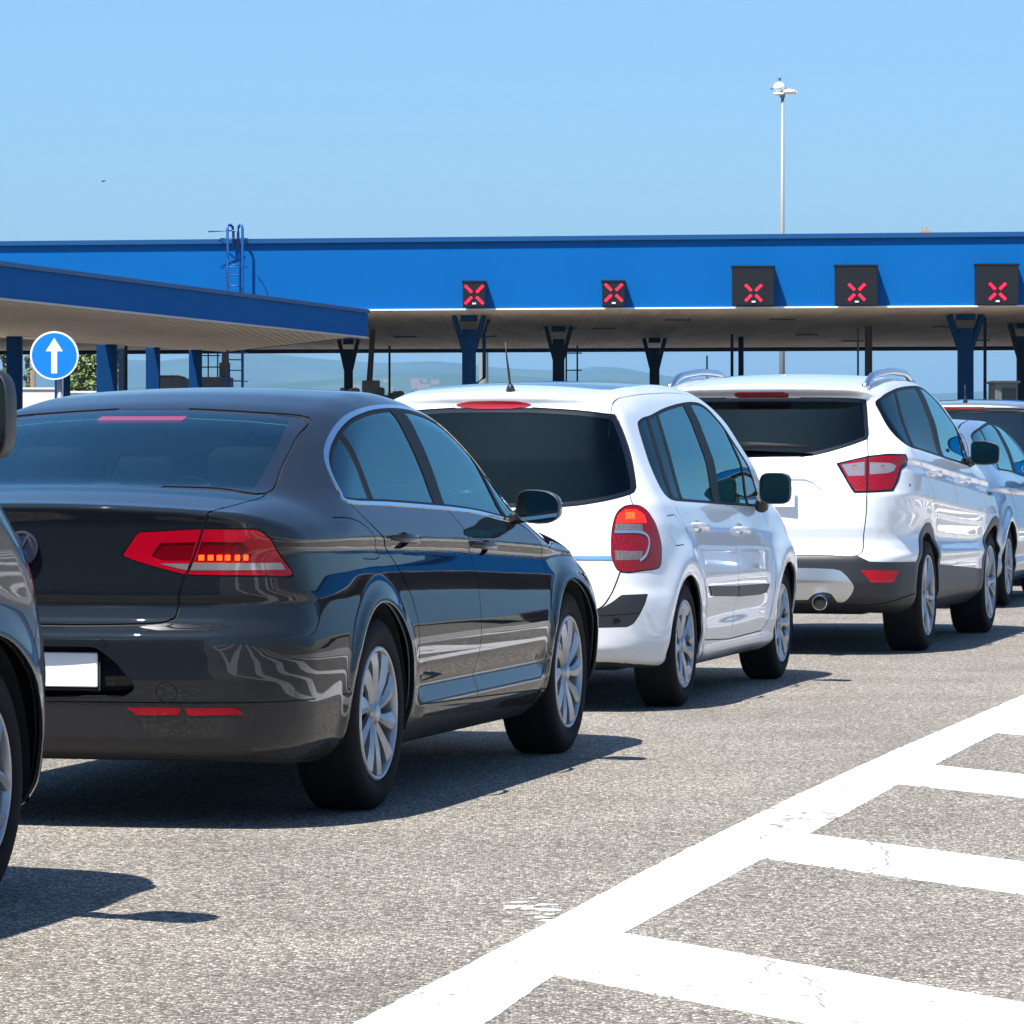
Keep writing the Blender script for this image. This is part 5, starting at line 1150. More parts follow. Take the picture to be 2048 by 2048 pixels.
# ---------------------------------------------------------------- hills
def hillm(name, c1, c2):
    m = mat(name, c1, .95); nt = m.node_tree; b = nt.nodes['Principled BSDF']; L = nt.links.new; tc = nt.nodes.new('ShaderNodeTexCoord'); n = nt.nodes.new('ShaderNodeTexNoise'); n.inputs['Scale'].default_value = .006; n.inputs['Detail'].default_value = 10; n.inputs['Roughness'].default_value = .65; L(tc.outputs['Object'], n.inputs['Vector'])
    r = nt.nodes.new('ShaderNodeMapRange'); r.inputs[1].default_value = .45; r.inputs[2].default_value = .60; L(n.outputs['Fac'], r.inputs[0]); x = nt.nodes.new('ShaderNodeMix'); x.data_type = 'RGBA'; x.inputs[6].default_value = (*c1, 1); x.inputs[7].default_value = (*c2, 1); L(r.outputs[0], x.inputs[0]); L(x.outputs[2], b.inputs['Base Color']); return m
def hills(name, pts, d, depth, m, seed):
    """a ridge with real depth: skyline heights from the list, slopes falling towards and away from us"""
    rs_ = np.random.RandomState(seed); xs = np.linspace(-900, 3000, 260); hh = np.interp(xs, [p[0] for p in pts], [p[1] for p in pts]); ker = np.exp(-.5*(np.arange(-6, 7)/2.2)**2); ker /= ker.sum(); hh = np.convolve(np.pad(hh, 6, 'edge'), ker, 'valid')
    ny = 34; V = []; Fc = []; ph = rs_.uniform(0, 6.28, 12)
    for j in range(ny):
        t = j/(ny-1); y = d-depth*.5+depth*t; prof_ = math.sin(math.pi*t)**.9
        for i, x in enumerate(xs):
            wob = sum(math.sin(x*.012*(k+1)+ph[k]+t*5*(k % 3+1))*.5/(k+1) for k in range(8)); X = (x-1024)*d/FPX
            z = (HOR-hh[i])*d/FPX*prof_*(1+.05*wob*(1-prof_)*3)+CAMH*0; V.append((X, y, z+(-6 if j in (0, ny-1) else 0)))
    n = len(xs)
    for j in range(ny-1):
        for i in range(n-1): Fc.append((j*n+i, j*n+i+1, (j+1)*n+i+1, (j+1)*n+i))
    return tag(mesh(name, V, Fc, m, smooth=True), kind='structure')
hills('far_hills', [(-900, 760), (100, 735), (235, 724), (275, 712), (320, 729), (345, 727), (375, 713), (440, 713), (480, 708), (522, 703), (590, 711), (640, 718), (700, 723), (780, 727), (890, 721), (940, 730), (1010, 737), (1090, 740), (1145, 744), (1190, 727), (1230, 734), (1275, 742), (1320, 752), (1400, 761), (1500, 775), (1600, 783), (1700, 789), (1800, 789), (1880, 786), (1960, 782), (2048, 777), (3000, 740)], 7200, 3000, hillm('wooded hillside', (.012, .045, .035), (.035, .075, .06)), 2)
hills('near_hills', [(-900, 800), (200, 775), (400, 770), (560, 765), (640, 760), (720, 752), (860, 742), (960, 752), (1040, 748), (1120, 760), (1250, 752), (1330, 768), (1420, 790), (1600, 812), (2048, 812), (3000, 800)], 4400, 1500, hillm('lower hillside', (.014, .05, .035), (.04, .08, .06)), 5)
b = B(); r_ = random.Random(11)
VIL = mat('village walls', (.26, .20, .18), .9)
for k in range(13):
    px = r_.choice([r_.gauss(878, 26), r_.gauss(840, 22), r_.gauss(1245, 30), r_.gauss(760, 40)]); y = r_.uniform(4020, 4130); hgt = np.interp(px, [640, 720, 860, 960, 1040, 1120, 1250, 1330], [760, 752, 742, 752, 748, 760, 752, 768])
    z = (HOR-hgt)*4400/FPX*math.sin(math.pi*(y-3650)/1500)**.9; b.box(((px-1024)*4400/FPX, y, z-6), (r_.uniform(6, 13), 10, r_.uniform(17, 22)))
tag(b.build('distant_village', VIL), kind='stuff')

# ---------------------------------------------------------------- air
def haze(dens, col):
    m = bpy.data.materials.new('haze'); m.use_nodes = True; nt = m.node_tree; nt.nodes.clear(); v = nt.nodes.new('ShaderNodeVolumePrincipled'); v.inputs['Color'].default_value = (*col, 1); v.inputs['Density'].default_value = dens; v.inputs['Anisotropy'].default_value = .2
    o = nt.nodes.new('ShaderNodeOutputMaterial'); nt.links.new(v.outputs[0], o.inputs['Volume'])
    b = B(); b.box((0, 5400, 124), (19000, 12600, 252)); tag(b.build('haze', m), kind='stuff')
if HAZE: haze(HAZE, (.36, .68, 1.0))
# ---------------------------------------------------------------- the cars
def paintm(name, col, metal, rough, coat=1, cior=1.42, spec=.3):
    m = mat(name, col, rough, metal, coat=coat, crough=.012, cior=cior, spec=spec)
    nt = m.node_tree; b = nt.nodes['Principled BSDF']
    # road film: dusty along the sills, very thin elsewhere
    g = nt.nodes.new('ShaderNodeTexCoord'); n = nt.nodes.new('ShaderNodeTexNoise'); n.inputs['Scale'].default_value = 3.5; n.inputs['Detail'].default_value = 8
    sp = nt.nodes.new('ShaderNodeSeparateXYZ'); r1 = nt.nodes.new('ShaderNodeMapRange'); r1.inputs[1].default_value = .55; r1.inputs[2].default_value = .18; r1.inputs[3].default_value = 0; r1.inputs[4].default_value = .38
    mu = nt.nodes.new('ShaderNodeMath'); mu.operation = 'MULTIPLY'; mx = nt.nodes.new('ShaderNodeMix'); mx.data_type = 'RGBA'
    mx.inputs[6].default_value = (*col, 1); mx.inputs[7].default_value = (.22, .19, .155, 1)
    rr = nt.nodes.new('ShaderNodeMapRange'); rr.inputs[3].default_value = .012; rr.inputs[4].default_value = .25
    nt.links.new(g.outputs['Object'], n.inputs['Vector']); nt.links.new(g.outputs['Object'], sp.inputs[0]); nt.links.new(sp.outputs[2], r1.inputs[0]); nt.links.new(r1.outputs[0], mu.inputs[0]); nt.links.new(n.outputs['Fac'], mu.inputs[1])
    nt.links.new(mu.outputs[0], mx.inputs[0]); nt.links.new(mx.outputs[2], b.inputs['Base Color']); nt.links.new(mu.outputs[0], rr.inputs[0]); nt.links.new(rr.outputs[0], b.inputs['Coat Roughness'])
    return m
P_GREY = paintm('dark grey metallic paint', (.0095, .0125, .017), 0, .5, cior=1.38, spec=.0)
P_WHITE = paintm('white paint', (.67, .69, .72), 0, .35)
P_BLUE = paintm('pale blue metallic paint', (.26, .36, .50), .55, .32)
P_SILV = paintm('warm grey metallic paint', (.22, .23, .25), .6, .34)
P_BRONZE = paintm('grey brown metallic paint', (.022, .024, .029), .2, .4, cior=1.40, spec=.1)
G_CLEAR = glass('green tinted glass', (.62, .82, .76)); G_REAR = glass('heated rear glass', (.66, .90, .86), fac=1.0, add=.02, rc=(.66, 1, 1)); G_DARK = glass('privacy glass', (.06, .10, .105), fac=.42, add=0, rc=(.7, .95, 1)); G_MID = glass('tinted side glass', (.50, .74, .70), fac=.95, add=0, rc=(.62, 1, 1))

def mout(kind):
    n = 28; out = []
    for i in range(n):
        a = 2*math.pi*i/n; c, s_ = math.cos(a), math.sin(a); e = {'oval': .62, 'box': .42, 'tall': .5}[kind]
        u = math.copysign(abs(c)**e, c); v = math.copysign(abs(s_)**e, s_)
        if kind == 'oval': v *= 1-.22*max(u, 0)**2; v += -.05*u
        if kind == 'box': v *= 1-.18*max(u, 0); v -= .06*u
        out.append((u, v))
    return out

def saloon():
    c = Car('PASSAT', .0125, P_GREY, 'saloon_car', 'dark grey saloon with badge on its boot lid, second in the queue', 'car')
    p = c.po
    rg = [(-.05, p['glass'][0][1])]+p['glass'][1:-1]+[(-.05, p['glass'][-1][1])]
    gi = [(-.05, p['glass_in'][0][1])]+p['glass_in'][1:-1]+[(-.05, p['glass_in'][-1][1])]
    lim = (-.75, .6)
    c.reg('R', rg, 'frit', lim); c.reg('R', gi, 'glass_rear', lim)
    c.reg('R', rounded([(-.05, 1.350), (.160, 1.350), (.160, 1.364), (-.05, 1.364)], .004), 'brake', lim)
    c.line('R', rg[1:-1], .007, 'gap', lim)
    c.line('T', p['trunkT'], .007, 'gap', zlim=(.95, 1.3)); c.line('R', [(.64, 1.052)]+p['trunkR']+[(-.02, .673)], .008, 'gap', (-1.3, -.9))
    c.reg('C', p['lamp'], 'lamp', sm=3); c.reg('C', 'dark1', 'lamp_dark', over=['lamp']); c.reg('C', 'dark2', 'lamp_dark', over=['lamp'])
    c.reg('C', [(-.44, .878), (-.035, .875), (-.012, .853), (-.447, .853)], 'lamp_clear', over=['lamp', 'lamp_dark']); c.reg('C', 'clear2', 'lamp_clear', over=['lamp', 'lamp_dark'])
    for u, z in p['led']: c.reg('C', [(u-.010, z-.008), (u+.011, z-.008), (u+.010, z+.009), (u-.011, z+.009)], 'led', over=['lamp', 'lamp_dark'])
    c.line('C', inset(smooth(p['lamp'], True, 3), -.003), .006, 'gap', over=['paint', 'lamp'], sm=0, closed=True)
    c.line('C', p['lampsplit'], .010, 'gap')
    for k in ('refl1', 'refl2'): c.reg('R', k, 'reflector', (-1.3, -.8))
    c.line('R', [(-.03, .424), (.5, .424), (.93, .424)], .004, 'gap', (-1.3, -.35))
    c.reg('R', [(-.05, .412), (.353, .412), (.365, .373), (.435, .300), (.74, .285), (.70, .18), (-.05, .18)], 'clad', (-1.3, -.8), over=['paint'])
    c.reg('R', rounded([(-.05, .606), (.26, .604), (.327, .555), (.392, .475), (.358, .445), (-.05, .436)], .02), 'recess', (-1.3, -.9), over=['paint'])
    for q, rr in ((p['sensor'][0], .012), (p['tow'][0], .034)):
        c.line('R', [(q[0]+rr*math.cos(t), q[1]+rr*math.sin(t)) for t in np.arange(0, 6.28, .52)], .002, 'gap', (-1.3, -.8), sm=0, closed=True)
    # glasshouse
    dlo = smooth([(-.15, 1.060), (-.16, 1.105), (-.12, 1.16), (-.06, 1.205), (.02, 1.245), (.127, 1.285), (.308, 1.338), (.517, 1.377), (.809, 1.404), (1.114, 1.412), (1.391, 1.402), (1.60, 1.374), (1.73, 1.322), (1.84, 1.262), (1.95, 1.19), (2.05, 1.115), (2.135, 1.035), (2.16, .975), (2.0, .962), (1.575, .997), (1.11, 1.020), (.347, 1.046)], True, 3)
    c.reg('S', dlo, 'trim'); c.reg('S', inset(dlo, .013), 'seal', over=['trim']); c.reg('S', inset(dlo, .024), 'glass_side', over=['seal'])
    c.reg('S', [(1.02, 1.43), (1.20, 1.43), (1.10, 1.0), (.97, 1.0)], 'pillar', over=['glass_side', 'seal'])
    c.reg('S', [(.245, 1.35), (.285, 1.35), (.165, 1.03), (.115, 1.03)], 'pillar', over=['glass_side'])
    c.reg('S', [(1.845, 1.28), (1.875, 1.28), (1.99, .96), (1.945, .96)], 'pillar', over=['glass_side'])
    # doors
    dr = [(-.145, 1.06), (-.10, 1.02), (-.02, .975), (.07, .935), (.165, .885), (.255, .832), (.335, .775), (.40, .715), (.438, .66), (.452, .60), (.456, .50), (.462, .40), (.50, .335)]
    db = [(1.105, 1.02), (1.15, .975), (1.20, .925), (1.25, .88), (1.30, .81), (1.325, .73), (1.325, .64), (1.31, .54), (1.295, .46), (1.295, .40), (1.29, .316)]
    df = [(2.06, .965), (2.22, .92), (2.36, .84), (2.43, .74), (2.44, .63), (2.43, .50), (2.42, .35), (2.40, .286)]
    dr, db, df = smooth(dr), smooth(db), smooth(df)
    c.reg('S', dr+[(.50, .335)]+db[::-1]+[(1.1, 1.06)], 'door_rear', over=['paint']); c.reg('S', db+df[::-1]+[(2.05, 1.0), (1.1, 1.06)], 'door_front', over=['paint'])
    for l in (dr, db, df): c.line('S', l, .006, 'gap', sm=0, over=['paint', 'door_rear', 'door_front'])
    c.line('S', [(.50, .335), (1.29, .316), (2.40, .286)], .006, 'gap', sm=0)
    c.reg('S', [(.40, .292), (2.45, .222), (2.45, .12), (.40, .12)], 'clad', over=['paint'])
    c.line('S', p['fuel'], .004, 'gap')
    for x0, z0 in ((.30, .925), (1.43, .874)): c.reg('S', [(x0+.12*math.cos(t), z0+.03*math.sin(t)) for t in np.arange(0, 6.28, .4)], 'cup', over=['door_rear', 'door_front'])
    # front: lamps and windscreen
    c.reg('F', rounded([(-.05, 1.07), (.74, 1.03), (.62, 1.365), (.3, 1.405), (-.05, 1.415)], .02), 'frit', (1.35, 2.75)); c.reg('F', rounded([(-.05, 1.10), (.66, 1.08), (.57, 1.335), (.3, 1.375), (-.05, 1.385)], .03), 'glass_front', (1.35, 2.75))
    c.reg('S', [(3.20, .70), (3.75, .62), (3.75, .78), (3.45, .80), (3.22, .77)], 'headlamp', over=['paint'])
    for x in (0, 2.791): c.arch(x, .333, .385)
    c.common(dict(side=[G_MID], rear=G_REAR, front=G_CLEAR), trim=CHROME, lining=mat('pale headlining', (.30, .33, .33), .85))
    c.emit(c.get('clad'), 'lower_valance', PLASTIC); c.emit(c.get('recess'), 'plate_recess', P_GREY, 0, -.052, -.053)
    c.each('cup', 'handle_recess', P_GREY, -.012, 0)
    c.emit(c.get('brake'), 'high_brake_light', BRKLIT, 0, -.001)
    lp = c.pair(['lamp'], 'tail_lamp', REDPLAIN, -.0005, .015); c.pair('lamp_dark', 'lamp_reflector', REDDK, -.003, 0, lp); c.pair('lamp_clear', 'clear_lens', CLEARSM, .0005, .003, lp); c.pair('led', 'led', LEDM, .001, .004, lp)
    c.pair('reflector', 'reflector', REDPLAIN, .001, .006); c.pair('headlamp', 'headlamp', CLEARSM)
    h = p['handles']; c.handle(h[0], h[1], P_GREY, c.doors[0], .032, .040); c.handle(h[2], h[3], P_GREY, c.doors[1], .032, .040)
    c.wheels(.334, .215, .232, 'passat', (0, 2.791), .333, .0); c.wells((0, 2.791), .333, .385)
    c.mirror((2.01, .968, 1.022), .19, .132, mout('oval'), 1.25, P_GREY, (2.06, .86, .985))
    c.cabin(.32, 1.22, .38, 1.24, (1.95, 1.02))
    b = B(); b.box((-.16, 0, 1.085), (.62, 1.20, .03)); b.build('parcel_shelf', mat('grey shelf cloth', (.06, .065, .07), .9), c.root)
    # number plate, badge
    b = B(); b.box((-1.046, 0, .524), (.014, .53, .135), bevel=.004); o = b.build('license_plate', PIANO, c.root); b = B(); b.box((-1.053, 0, .528), (.008, .515, .112), bevel=.003); b.build('plate_face', PLATE, o)
    bx = c.S.newton(np.array([[-1.07, .0, .924]]), 4)[0][0]
    M = Matrix.Translation((bx-.002, 0, .924)) @ Matrix.Rotation(R(-90), 4, 'Y') @ Matrix.Rotation(R(90), 4, 'Z')
    def disc(r, n=40): return [(r*math.cos(2*math.pi*i/n), r*math.sin(2*math.pi*i/n)) for i in range(n)]
    b = B(); b.prism(disc(.056), .006, M); o = b.build('badge', mat('badge blue black', (.01, .014, .03), .2, coat=1), c.root)
    b = B(); n = 40
    for i in range(n):
        a0, a1 = 2*math.pi*i/n, 2*math.pi*(i+1)/n; b.prism([(.048*math.cos(a0), .048*math.sin(a0)), (.056*math.cos(a0), .056*math.sin(a0)), (.056*math.cos(a1), .056*math.sin(a1)), (.048*math.cos(a1), .048*math.sin(a1))], .010, M)
    def st(a, b2, w_=.0085):
        d = Vector((b2[0]-a[0], b2[1]-a[1])).normalized(); q = Vector((-d.y, d.x))*w_/2; b.prism([(a[0]-q.x, a[1]-q.y), (b2[0]-q.x, b2[1]-q.y), (b2[0]+q.x, b2[1]+q.y), (a[0]+q.x, a[1]+q.y)], .0095, M)
    for l in (((-.022, .044), (-.002, .006)), ((.002, .006), (.022, .044)), ((-.044, .022), (-.020, -.042)), ((-.020, -.042), (0, -.002)), ((0, -.002), (.020, -.042)), ((.020, -.042), (.044, .022))): st(*l)
    b.build('emblem', CHROME, o)
    return c

def compact():
    c = Car('MODUS', .0145, P_WHITE, 'compact_mpv', 'small white car with roof aerial and curved red lamps, behind the dark grey saloon', 'car')
    p = c.po
    g = p['glass']; rg = [(-.05, g[0][1])]+smooth(g[1:-1], False, 3)+[(-.05, g[-1][1])]
    lim = (-.9, .1)
    c.reg('R', rg, 'frit', lim); c.reg('R', inset(rg, .022), 'glass_rear', lim); c.reg('R', [(-.05, 1.43), (.02, 1.43), (.02, .995), (-.05, .995)], 'glass_rear', lim, over=['frit'])
    c.line('R', rg[1:-1], .006, 'gap', lim, over=['paint', 'frit'], sm=0)
    c.line('R', [(.701, 1.036), (.723, .982)], .006, 'gap', lim)
    c.line('R', [(.69, .68), (.683, .67), (.662, .606), (.639, .548), (.598, .498), (.5, .47), (.3, .46), (-.02, .46)], .008, 'gap', (-.9, -.3))
    b_ = p['brake']; bl = [(-.05, .03+b_[0][1]-.03)]+b_[1:-1]+[(-.05, b_[-1][1])]; c.reg('R', rounded([(-.05, 1.486)]+b_[1:4]+b_[4:6]+[(-.05, 1.444)], .01), 'brake', lim)
    c.line('C', inset(smooth(p['lamp'], True, 3), -.003), .006, 'gap', sm=0, closed=True)
    c.reg('C', p['lamp'], 'lamp', sm=3)
    c.reg('C', 'lampo', 'lamp_lit', over=['lamp']); c.reg('C', [(.165, .918), (.235, .918), (.245, .950), (.175, .952)], 'lamp_hot', over=['lamp_lit']); c.reg('C', 'lampc1', 'lamp_clear', over=['lamp']); c.reg('C', 'lampc2', 'lamp_clear', over=['lamp'])
    c.line('C', p['lamparc'], .012, 'lamp_arc', over=['lamp', 'lamp_clear'])
    c.reg('R', [(-.05, .746), (.643, .744), (.650, .727), (-.05, .729)], 'chrome', (-.9, -.4), over=['paint'])
    c.reg('R', rounded([(.50, .50), (.60, .495), (.655, .53), (.692, .562), (.798, .564), (.788, .516), (.769, .468), (.744, .424), (.718, .408), (.50, .404)], .008), 'clad', (-.9, -.2), over=['paint', 'gap'])
    c.line('R', [(.5, .461), (.6, .462), (.773, .474)], .004, 'gap', (-.9, -.2), over=['clad'])
    c.reg('R', [(.672+.017*math.cos(t), .436+.017*math.sin(t)) for t in np.arange(0, 6.28, .5)], 'gap', (-.9, -.2), over=['clad'])
    c.reg('T', rounded([(.07, -.05), (.03, .25), (.0, .44), (.05, .49), (.4, .51), (1.3, .50), (1.42, .45), (1.46, -.05)], .02), 'roofglass')
    c.line('T', [(-.36, .575), (-.1, .56), (.3, .58), (1.5, .60)], .005, 'gap')
    dlo = smooth([(-.06, 1.368), (.01, 1.395), (.10, 1.408), (.249, 1.420), (.60, 1.458), (1.0, 1.487), (1.38, 1.498), (1.58, 1.472), (1.74, 1.39), (1.90, 1.272), (2.06, 1.147), (2.20, 1.02), (2.235, .962), (2.15, .944), (1.60, .957), (.9, .975), (.35, .990), (.02, 1.0), (-.09, 1.02), (-.135, 1.07), (-.13, 1.15), (-.10, 1.26)], True, 3)
    c.reg('S', dlo, 'seal'); c.reg('S', inset(dlo, .016), 'glass_side', over=['seal'])
    c.reg('S', [(.175, 1.45), (.21, 1.45), (.02, .98), (-.03, .98)], 'pillar', over=['glass_side', 'seal']); c.reg('S', [(.40, 1.47), (.43, 1.47), (.23, .98), (.19, .98)], 'pillar', over=['glass_side'])
    c.reg('S', [(1.06, 1.52), (1.23, 1.52), (1.18, .95), (1.0, .95)], 'pillar', over=['glass_side', 'seal']); c.reg('S', [(1.75, 1.42), (1.78, 1.42), (1.93, .93), (1.89, .93)], 'pillar', over=['glass_side'])
    dr = smooth([(-.05, 1.0), (.05, .90), (.12, .80), (.18, .70), (.27, .60), (.37, .50), (.43, .40), (.47, .335), (.54, .30)]); db = smooth([(1.13, .97), (1.22, .88), (1.27, .78), (1.29, .65), (1.28, .50), (1.23, .38), (1.17, .28)]); df = smooth([(2.16, .945), (2.22, .86), (2.24, .75), (2.22, .62), (2.17, .46), (2.11, .34), (2.02, .285)])
    c.reg('S', dr+db[::-1], 'door_rear', over=['paint']); c.reg('S', db+df[::-1], 'door_front', over=['paint'])
    for l in (dr, db, df, [(.54, .30), (1.17, .278), (2.02, .285)]): c.line('S', l, .006, 'gap', sm=0, over=['paint', 'door_rear', 'door_front'])
    c.line('S', rounded([(-.25, .93), (-.08, .935), (0, .89), (-.03, .79), (-.20, .785), (-.25, .84)], .03), .005, 'gap', sm=0, closed=True)
    c.reg('S', rounded([(.52, .570), (1.255, .548), (1.285, .493), (.60, .517)], .012), 'strip', over=['door_rear', 'door_front']); c.reg('S', rounded([(1.268, .548), (2.11, .534), (2.05, .490), (1.90, .482), (1.298, .491)], .012), 'strip', over=['door_rear', 'door_front'])
    for x0, z0 in ((.38, .868), (1.44, .838)): c.reg('S', [(x0+.12*math.cos(t), z0+.032*math.sin(t)) for t in np.arange(0, 6.28, .4)], 'cup', over=['door_rear', 'door_front'])
    c.reg('F', rounded([(-.05, 1.02), (.72, 1.0), (.60, 1.48), (-.05, 1.54)], .03), 'frit', (1.5, 2.95)); c.reg('F', rounded([(-.05, 1.06), (.66, 1.05), (.56, 1.44), (-.05, 1.49)], .03), 'glass_front', (1.5, 2.95))
    c.reg('S', [(2.95, .62), (3.4, .55), (3.4, .75), (3.1, .82), (2.95, .78)], 'headlamp', over=['paint'])
    for x in (0, 2.575): c.arch(x, .305, .335)
    c.common(dict(side=[G_DARK, G_DARK, G_MID, G_MID, G_CLEAR], rear=G_DARK, front=G_CLEAR))
    c.emit(c.get('clad'), 'bumper_insert', PLASTIC); c.emit(c.get('roofglass'), 'glass_roof', PIANO, 0, -.001)
    c.each('cup', 'handle_recess', P_WHITE, -.012, 0); c.each('strip', 'rubbing_strip', PLASTIC, .006, .012); c.emit(c.get('chrome'), 'chrome_strip', CHROME, 0, .004, .008); c.emit(c.get('brake'), 'high_brake_light', BRK, 0, .004, .01)
    lp = c.pair('lamp', 'tail_lamp', RED, .003, .015); c.pair('lamp_lit', 'lit_lens', LITRED, .0035, .006, lp); c.pair('lamp_hot', 'lit_bulb', lens('glowing bulb', (1, .12, .02), (.95, .03, .005), 95, .8), .0037, .006, lp); c.pair('lamp_clear', 'clear_lens', CLEAR, .0035, .006, lp); c.pair('lamp_arc', 'lamp_divider', SATIN, .006, .006, lp); c.pair('headlamp', 'headlamp', CLEARSM)
    h = p['handles']; c.handle(h[0], h[1], P_WHITE, c.doors[0], .034, .038); c.handle(h[2], h[3], P_WHITE, c.doors[1], .034, .038)
    c.wheels(.305, .195, .215, 'modus', (0, 2.575), .305, .0); c.wells((0, 2.575), .305, .335)
    c.mirror((1.93, .955, 1.045), .175, .165, mout('tall'), 1.15, PLASTIC, (2.04, .86, .95))
    c.cabin(.55, 1.35, .42, 1.22, (2.15, .98))
    zt = c.S.newton(np.array([[-.30, .0, 1.53]]), 4)[0]
    b = B(); b.tube([(zt[0], -.075, zt[2]-.006), (zt[0]-.005, -.075, zt[2]+.02), (zt[0]-.012, -.075, zt[2]+.035)], [.026, .018, .008], 12); b.tube([(zt[0]-.012, -.075, zt[2]+.03), (zt[0]-.022, -.070, zt[2]+.10), (zt[0]-.03, -.064, zt[2]+.155), (zt[0]-.037, -.058, zt[2]+.235)], [.0065, .006, .0045, .003], 8); b.build('roof_aerial', PLASTIC, c.root, True)
    return c

def suv_white():
    c = Car('KUGA', .016, P_WHITE, 'white_suv', 'large white off-roader with silver roof rails and dark lower bumper', 'car')
    p = c.po; lim = (-1, .1)
    g = p['glass']; rg = [(-.05, 1.570)]+smooth(g[1:-1], False, 3)+[(-.05, 1.206)]
    c.reg('R', rg, 'frit', lim); c.reg('R', inset(rg, .022), 'glass_rear', lim); c.reg('R', [(-.05, 1.548), (.02, 1.548), (.02, 1.228), (-.05, 1.228)], 'glass_rear', lim, over=['frit'])
    c.line('R', rg[1:-1], .006, 'gap', lim, over=['paint', 'frit'], sm=0)
    c.line('R', [(.669, 1.319), (.682, 1.214)], .007, 'gap', lim); c.line('R', [(.690, .990), (.687, .867), (.670, .735), (.643, .612), (.41, .612), (-.02, .612)], .007, 'gap', lim)
    c.reg('R', rounded([(-.05, 1.609), (.140, 1.609), (.171, 1.598), (.162, 1.579), (.137, 1.573), (-.05, 1.573)], .008), 'brake', lim)
    c.reg('C', rounded(p['lamp'], .008), 'lamp_edge'); c.reg('C', 'lampin', 'lamp', over=['lamp_edge']); c.reg('C', 'clear1', 'lamp_clear', over=['lamp']); c.reg('C', 'clear2', 'lamp_clear', over=['lamp']); c.line('C', p['lampsplit'], .016, 'lamp_edge', over=['lamp', 'lamp_clear'])
    for u in (-.122, .105): c.reg('C', [(u+.021*math.cos(t), 1.136+.021*math.sin(t)) for t in np.arange(0, 6.28, .5)], 'bulb', over=['lamp_clear'])
    c.reg('R', [(-.05, 1.076), (.31, 1.074), (.355, 1.059), (.448, .988), (-.05, .986)], 'recess', lim, over=['paint'])
    c.reg('R', [(-.05, .607), (.40, .606), (.644, .607), (.712, .573), (.99, .562), (.99, .1), (-.05, .1)], 'clad', (-1.1, -.28), over=['paint'])
    c.reg('S', [(-.60, .562), (0, .545), (1.22, .495), (2.60, .435), (3.2, .43), (3.7, .45), (3.7, .1), (-.60, .1)], 'clad', over=['paint'])
    for x in (0, 2.69): c.arch(x, .345, .455, 'clad', over=['paint'])
    c.reg('R', rounded(p['refl'], .006), 'reflector', (-1.1, -.3), over=['clad'])
    c.reg('R', [(-.05, .533)]+smooth([(.261, .534), (.50, .528), (.56, .505), (.60, .46), (.622, .423), (.605, .375), (.565, .336), (.52, .331), (.490, .376), (.437, .389), (.385, .378), (.345, .345)], False, 2)+[(-.05, .337)], 'silver', (-1.1, -.3), over=['clad'])
    c.line('R', [(-.02, .318), (.70, .312), (.93, .37)], .006, 'gap', (-1.1, -.3), over=['clad'])
    dlo = smooth([(-.42, 1.550), (-.30, 1.578), (-.10, 1.608), (.249, 1.640), (.60, 1.658), (.95, 1.668), (1.25, 1.668), (1.42, 1.640), (1.60, 1.566), (1.78, 1.462), (1.95, 1.342), (2.10, 1.225), (2.13, 1.145), (1.9, 1.148), (1.4, 1.172), (.618, 1.213), (-.10, 1.250), (-.36, 1.268), (-.455, 1.303), (-.486, 1.375), (-.455, 1.475)], True, 3)
    c.reg('S', dlo, 'seal'); c.reg('S', inset(dlo, .018), 'glass_side', over=['seal'])
    c.reg('S', [(.19, 1.67), (.25, 1.67), (-.29, 1.22), (-.35, 1.22)], 'pillar', over=['glass_side', 'seal']); c.reg('S', [(1.0, 1.70), (1.17, 1.70), (.93, 1.17), (.74, 1.17)], 'pillar', over=['glass_side', 'seal']); c.reg('S', [(1.80, 1.5), (1.83, 1.5), (1.97, 1.1), (1.93, 1.1)], 'pillar', over=['glass_side'])
    dr = smooth([(-.38, 1.265), (-.18, 1.17), (.0, 1.09), (.20, .97), (.40, .82), (.50, .70), (.53, .55), (.54, .42), (.60, .30)]); db = smooth([(.82, 1.205), (.98, 1.11), (1.12, 1.0), (1.22, .85), (1.26, .68), (1.26, .52), (1.27, .40), (1.31, .28)]); df = smooth([(2.08, 1.145), (2.26, 1.02), (2.38, .88), (2.44, .72), (2.44, .55), (2.42, .42), (2.38, .29)])
    c.reg('S', dr+db[::-1], 'door_rear', over=['paint']); c.reg('S', db+df[::-1], 'door_front', over=['paint'])
    for l in (dr, db, df): c.line('S', l, .006, 'gap', sm=0, over=['paint', 'door_rear', 'door_front', 'clad'])
    c.reg('S', [(2.50, .985), (2.70, .962), (2.71, .935), (2.51, .940)], 'vent', over=['paint'])
    c.reg('S', [(-.489+.012*math.cos(t), 1.034+.012*math.sin(t)) for t in np.arange(0, 6.28, .7)], 'gap')
    c.reg('F', rounded([(-.05, 1.2), (.74, 1.16), (.64, 1.62), (-.05, 1.67)], .03), 'frit', (1.5, 2.9)); c.reg('F', rounded([(-.05, 1.25), (.68, 1.22), (.60, 1.57), (-.05, 1.62)], .03), 'glass_front', (1.5, 2.9))
    c.reg('S', [(3.2, .83), (3.7, .75), (3.7, .92), (3.35, 1.0), (3.15, .97)], 'headlamp', over=['paint'])
    for x in (0, 2.69): c.arch(x, .345, .392)
    c.common(dict(side=[G_DARK, G_DARK, G_MID, G_MID], rear=G_DARK, front=G_CLEAR))
    c.emit(c.get('clad'), 'lower_cladding', PLASTIC, 0, .004, .014); c.emit(c.get('silver'), 'skid_plate', SATIN, 0, .007, .014); c.emit(c.get('brake'), 'high_brake_light', BRK, 0, .006, .012)
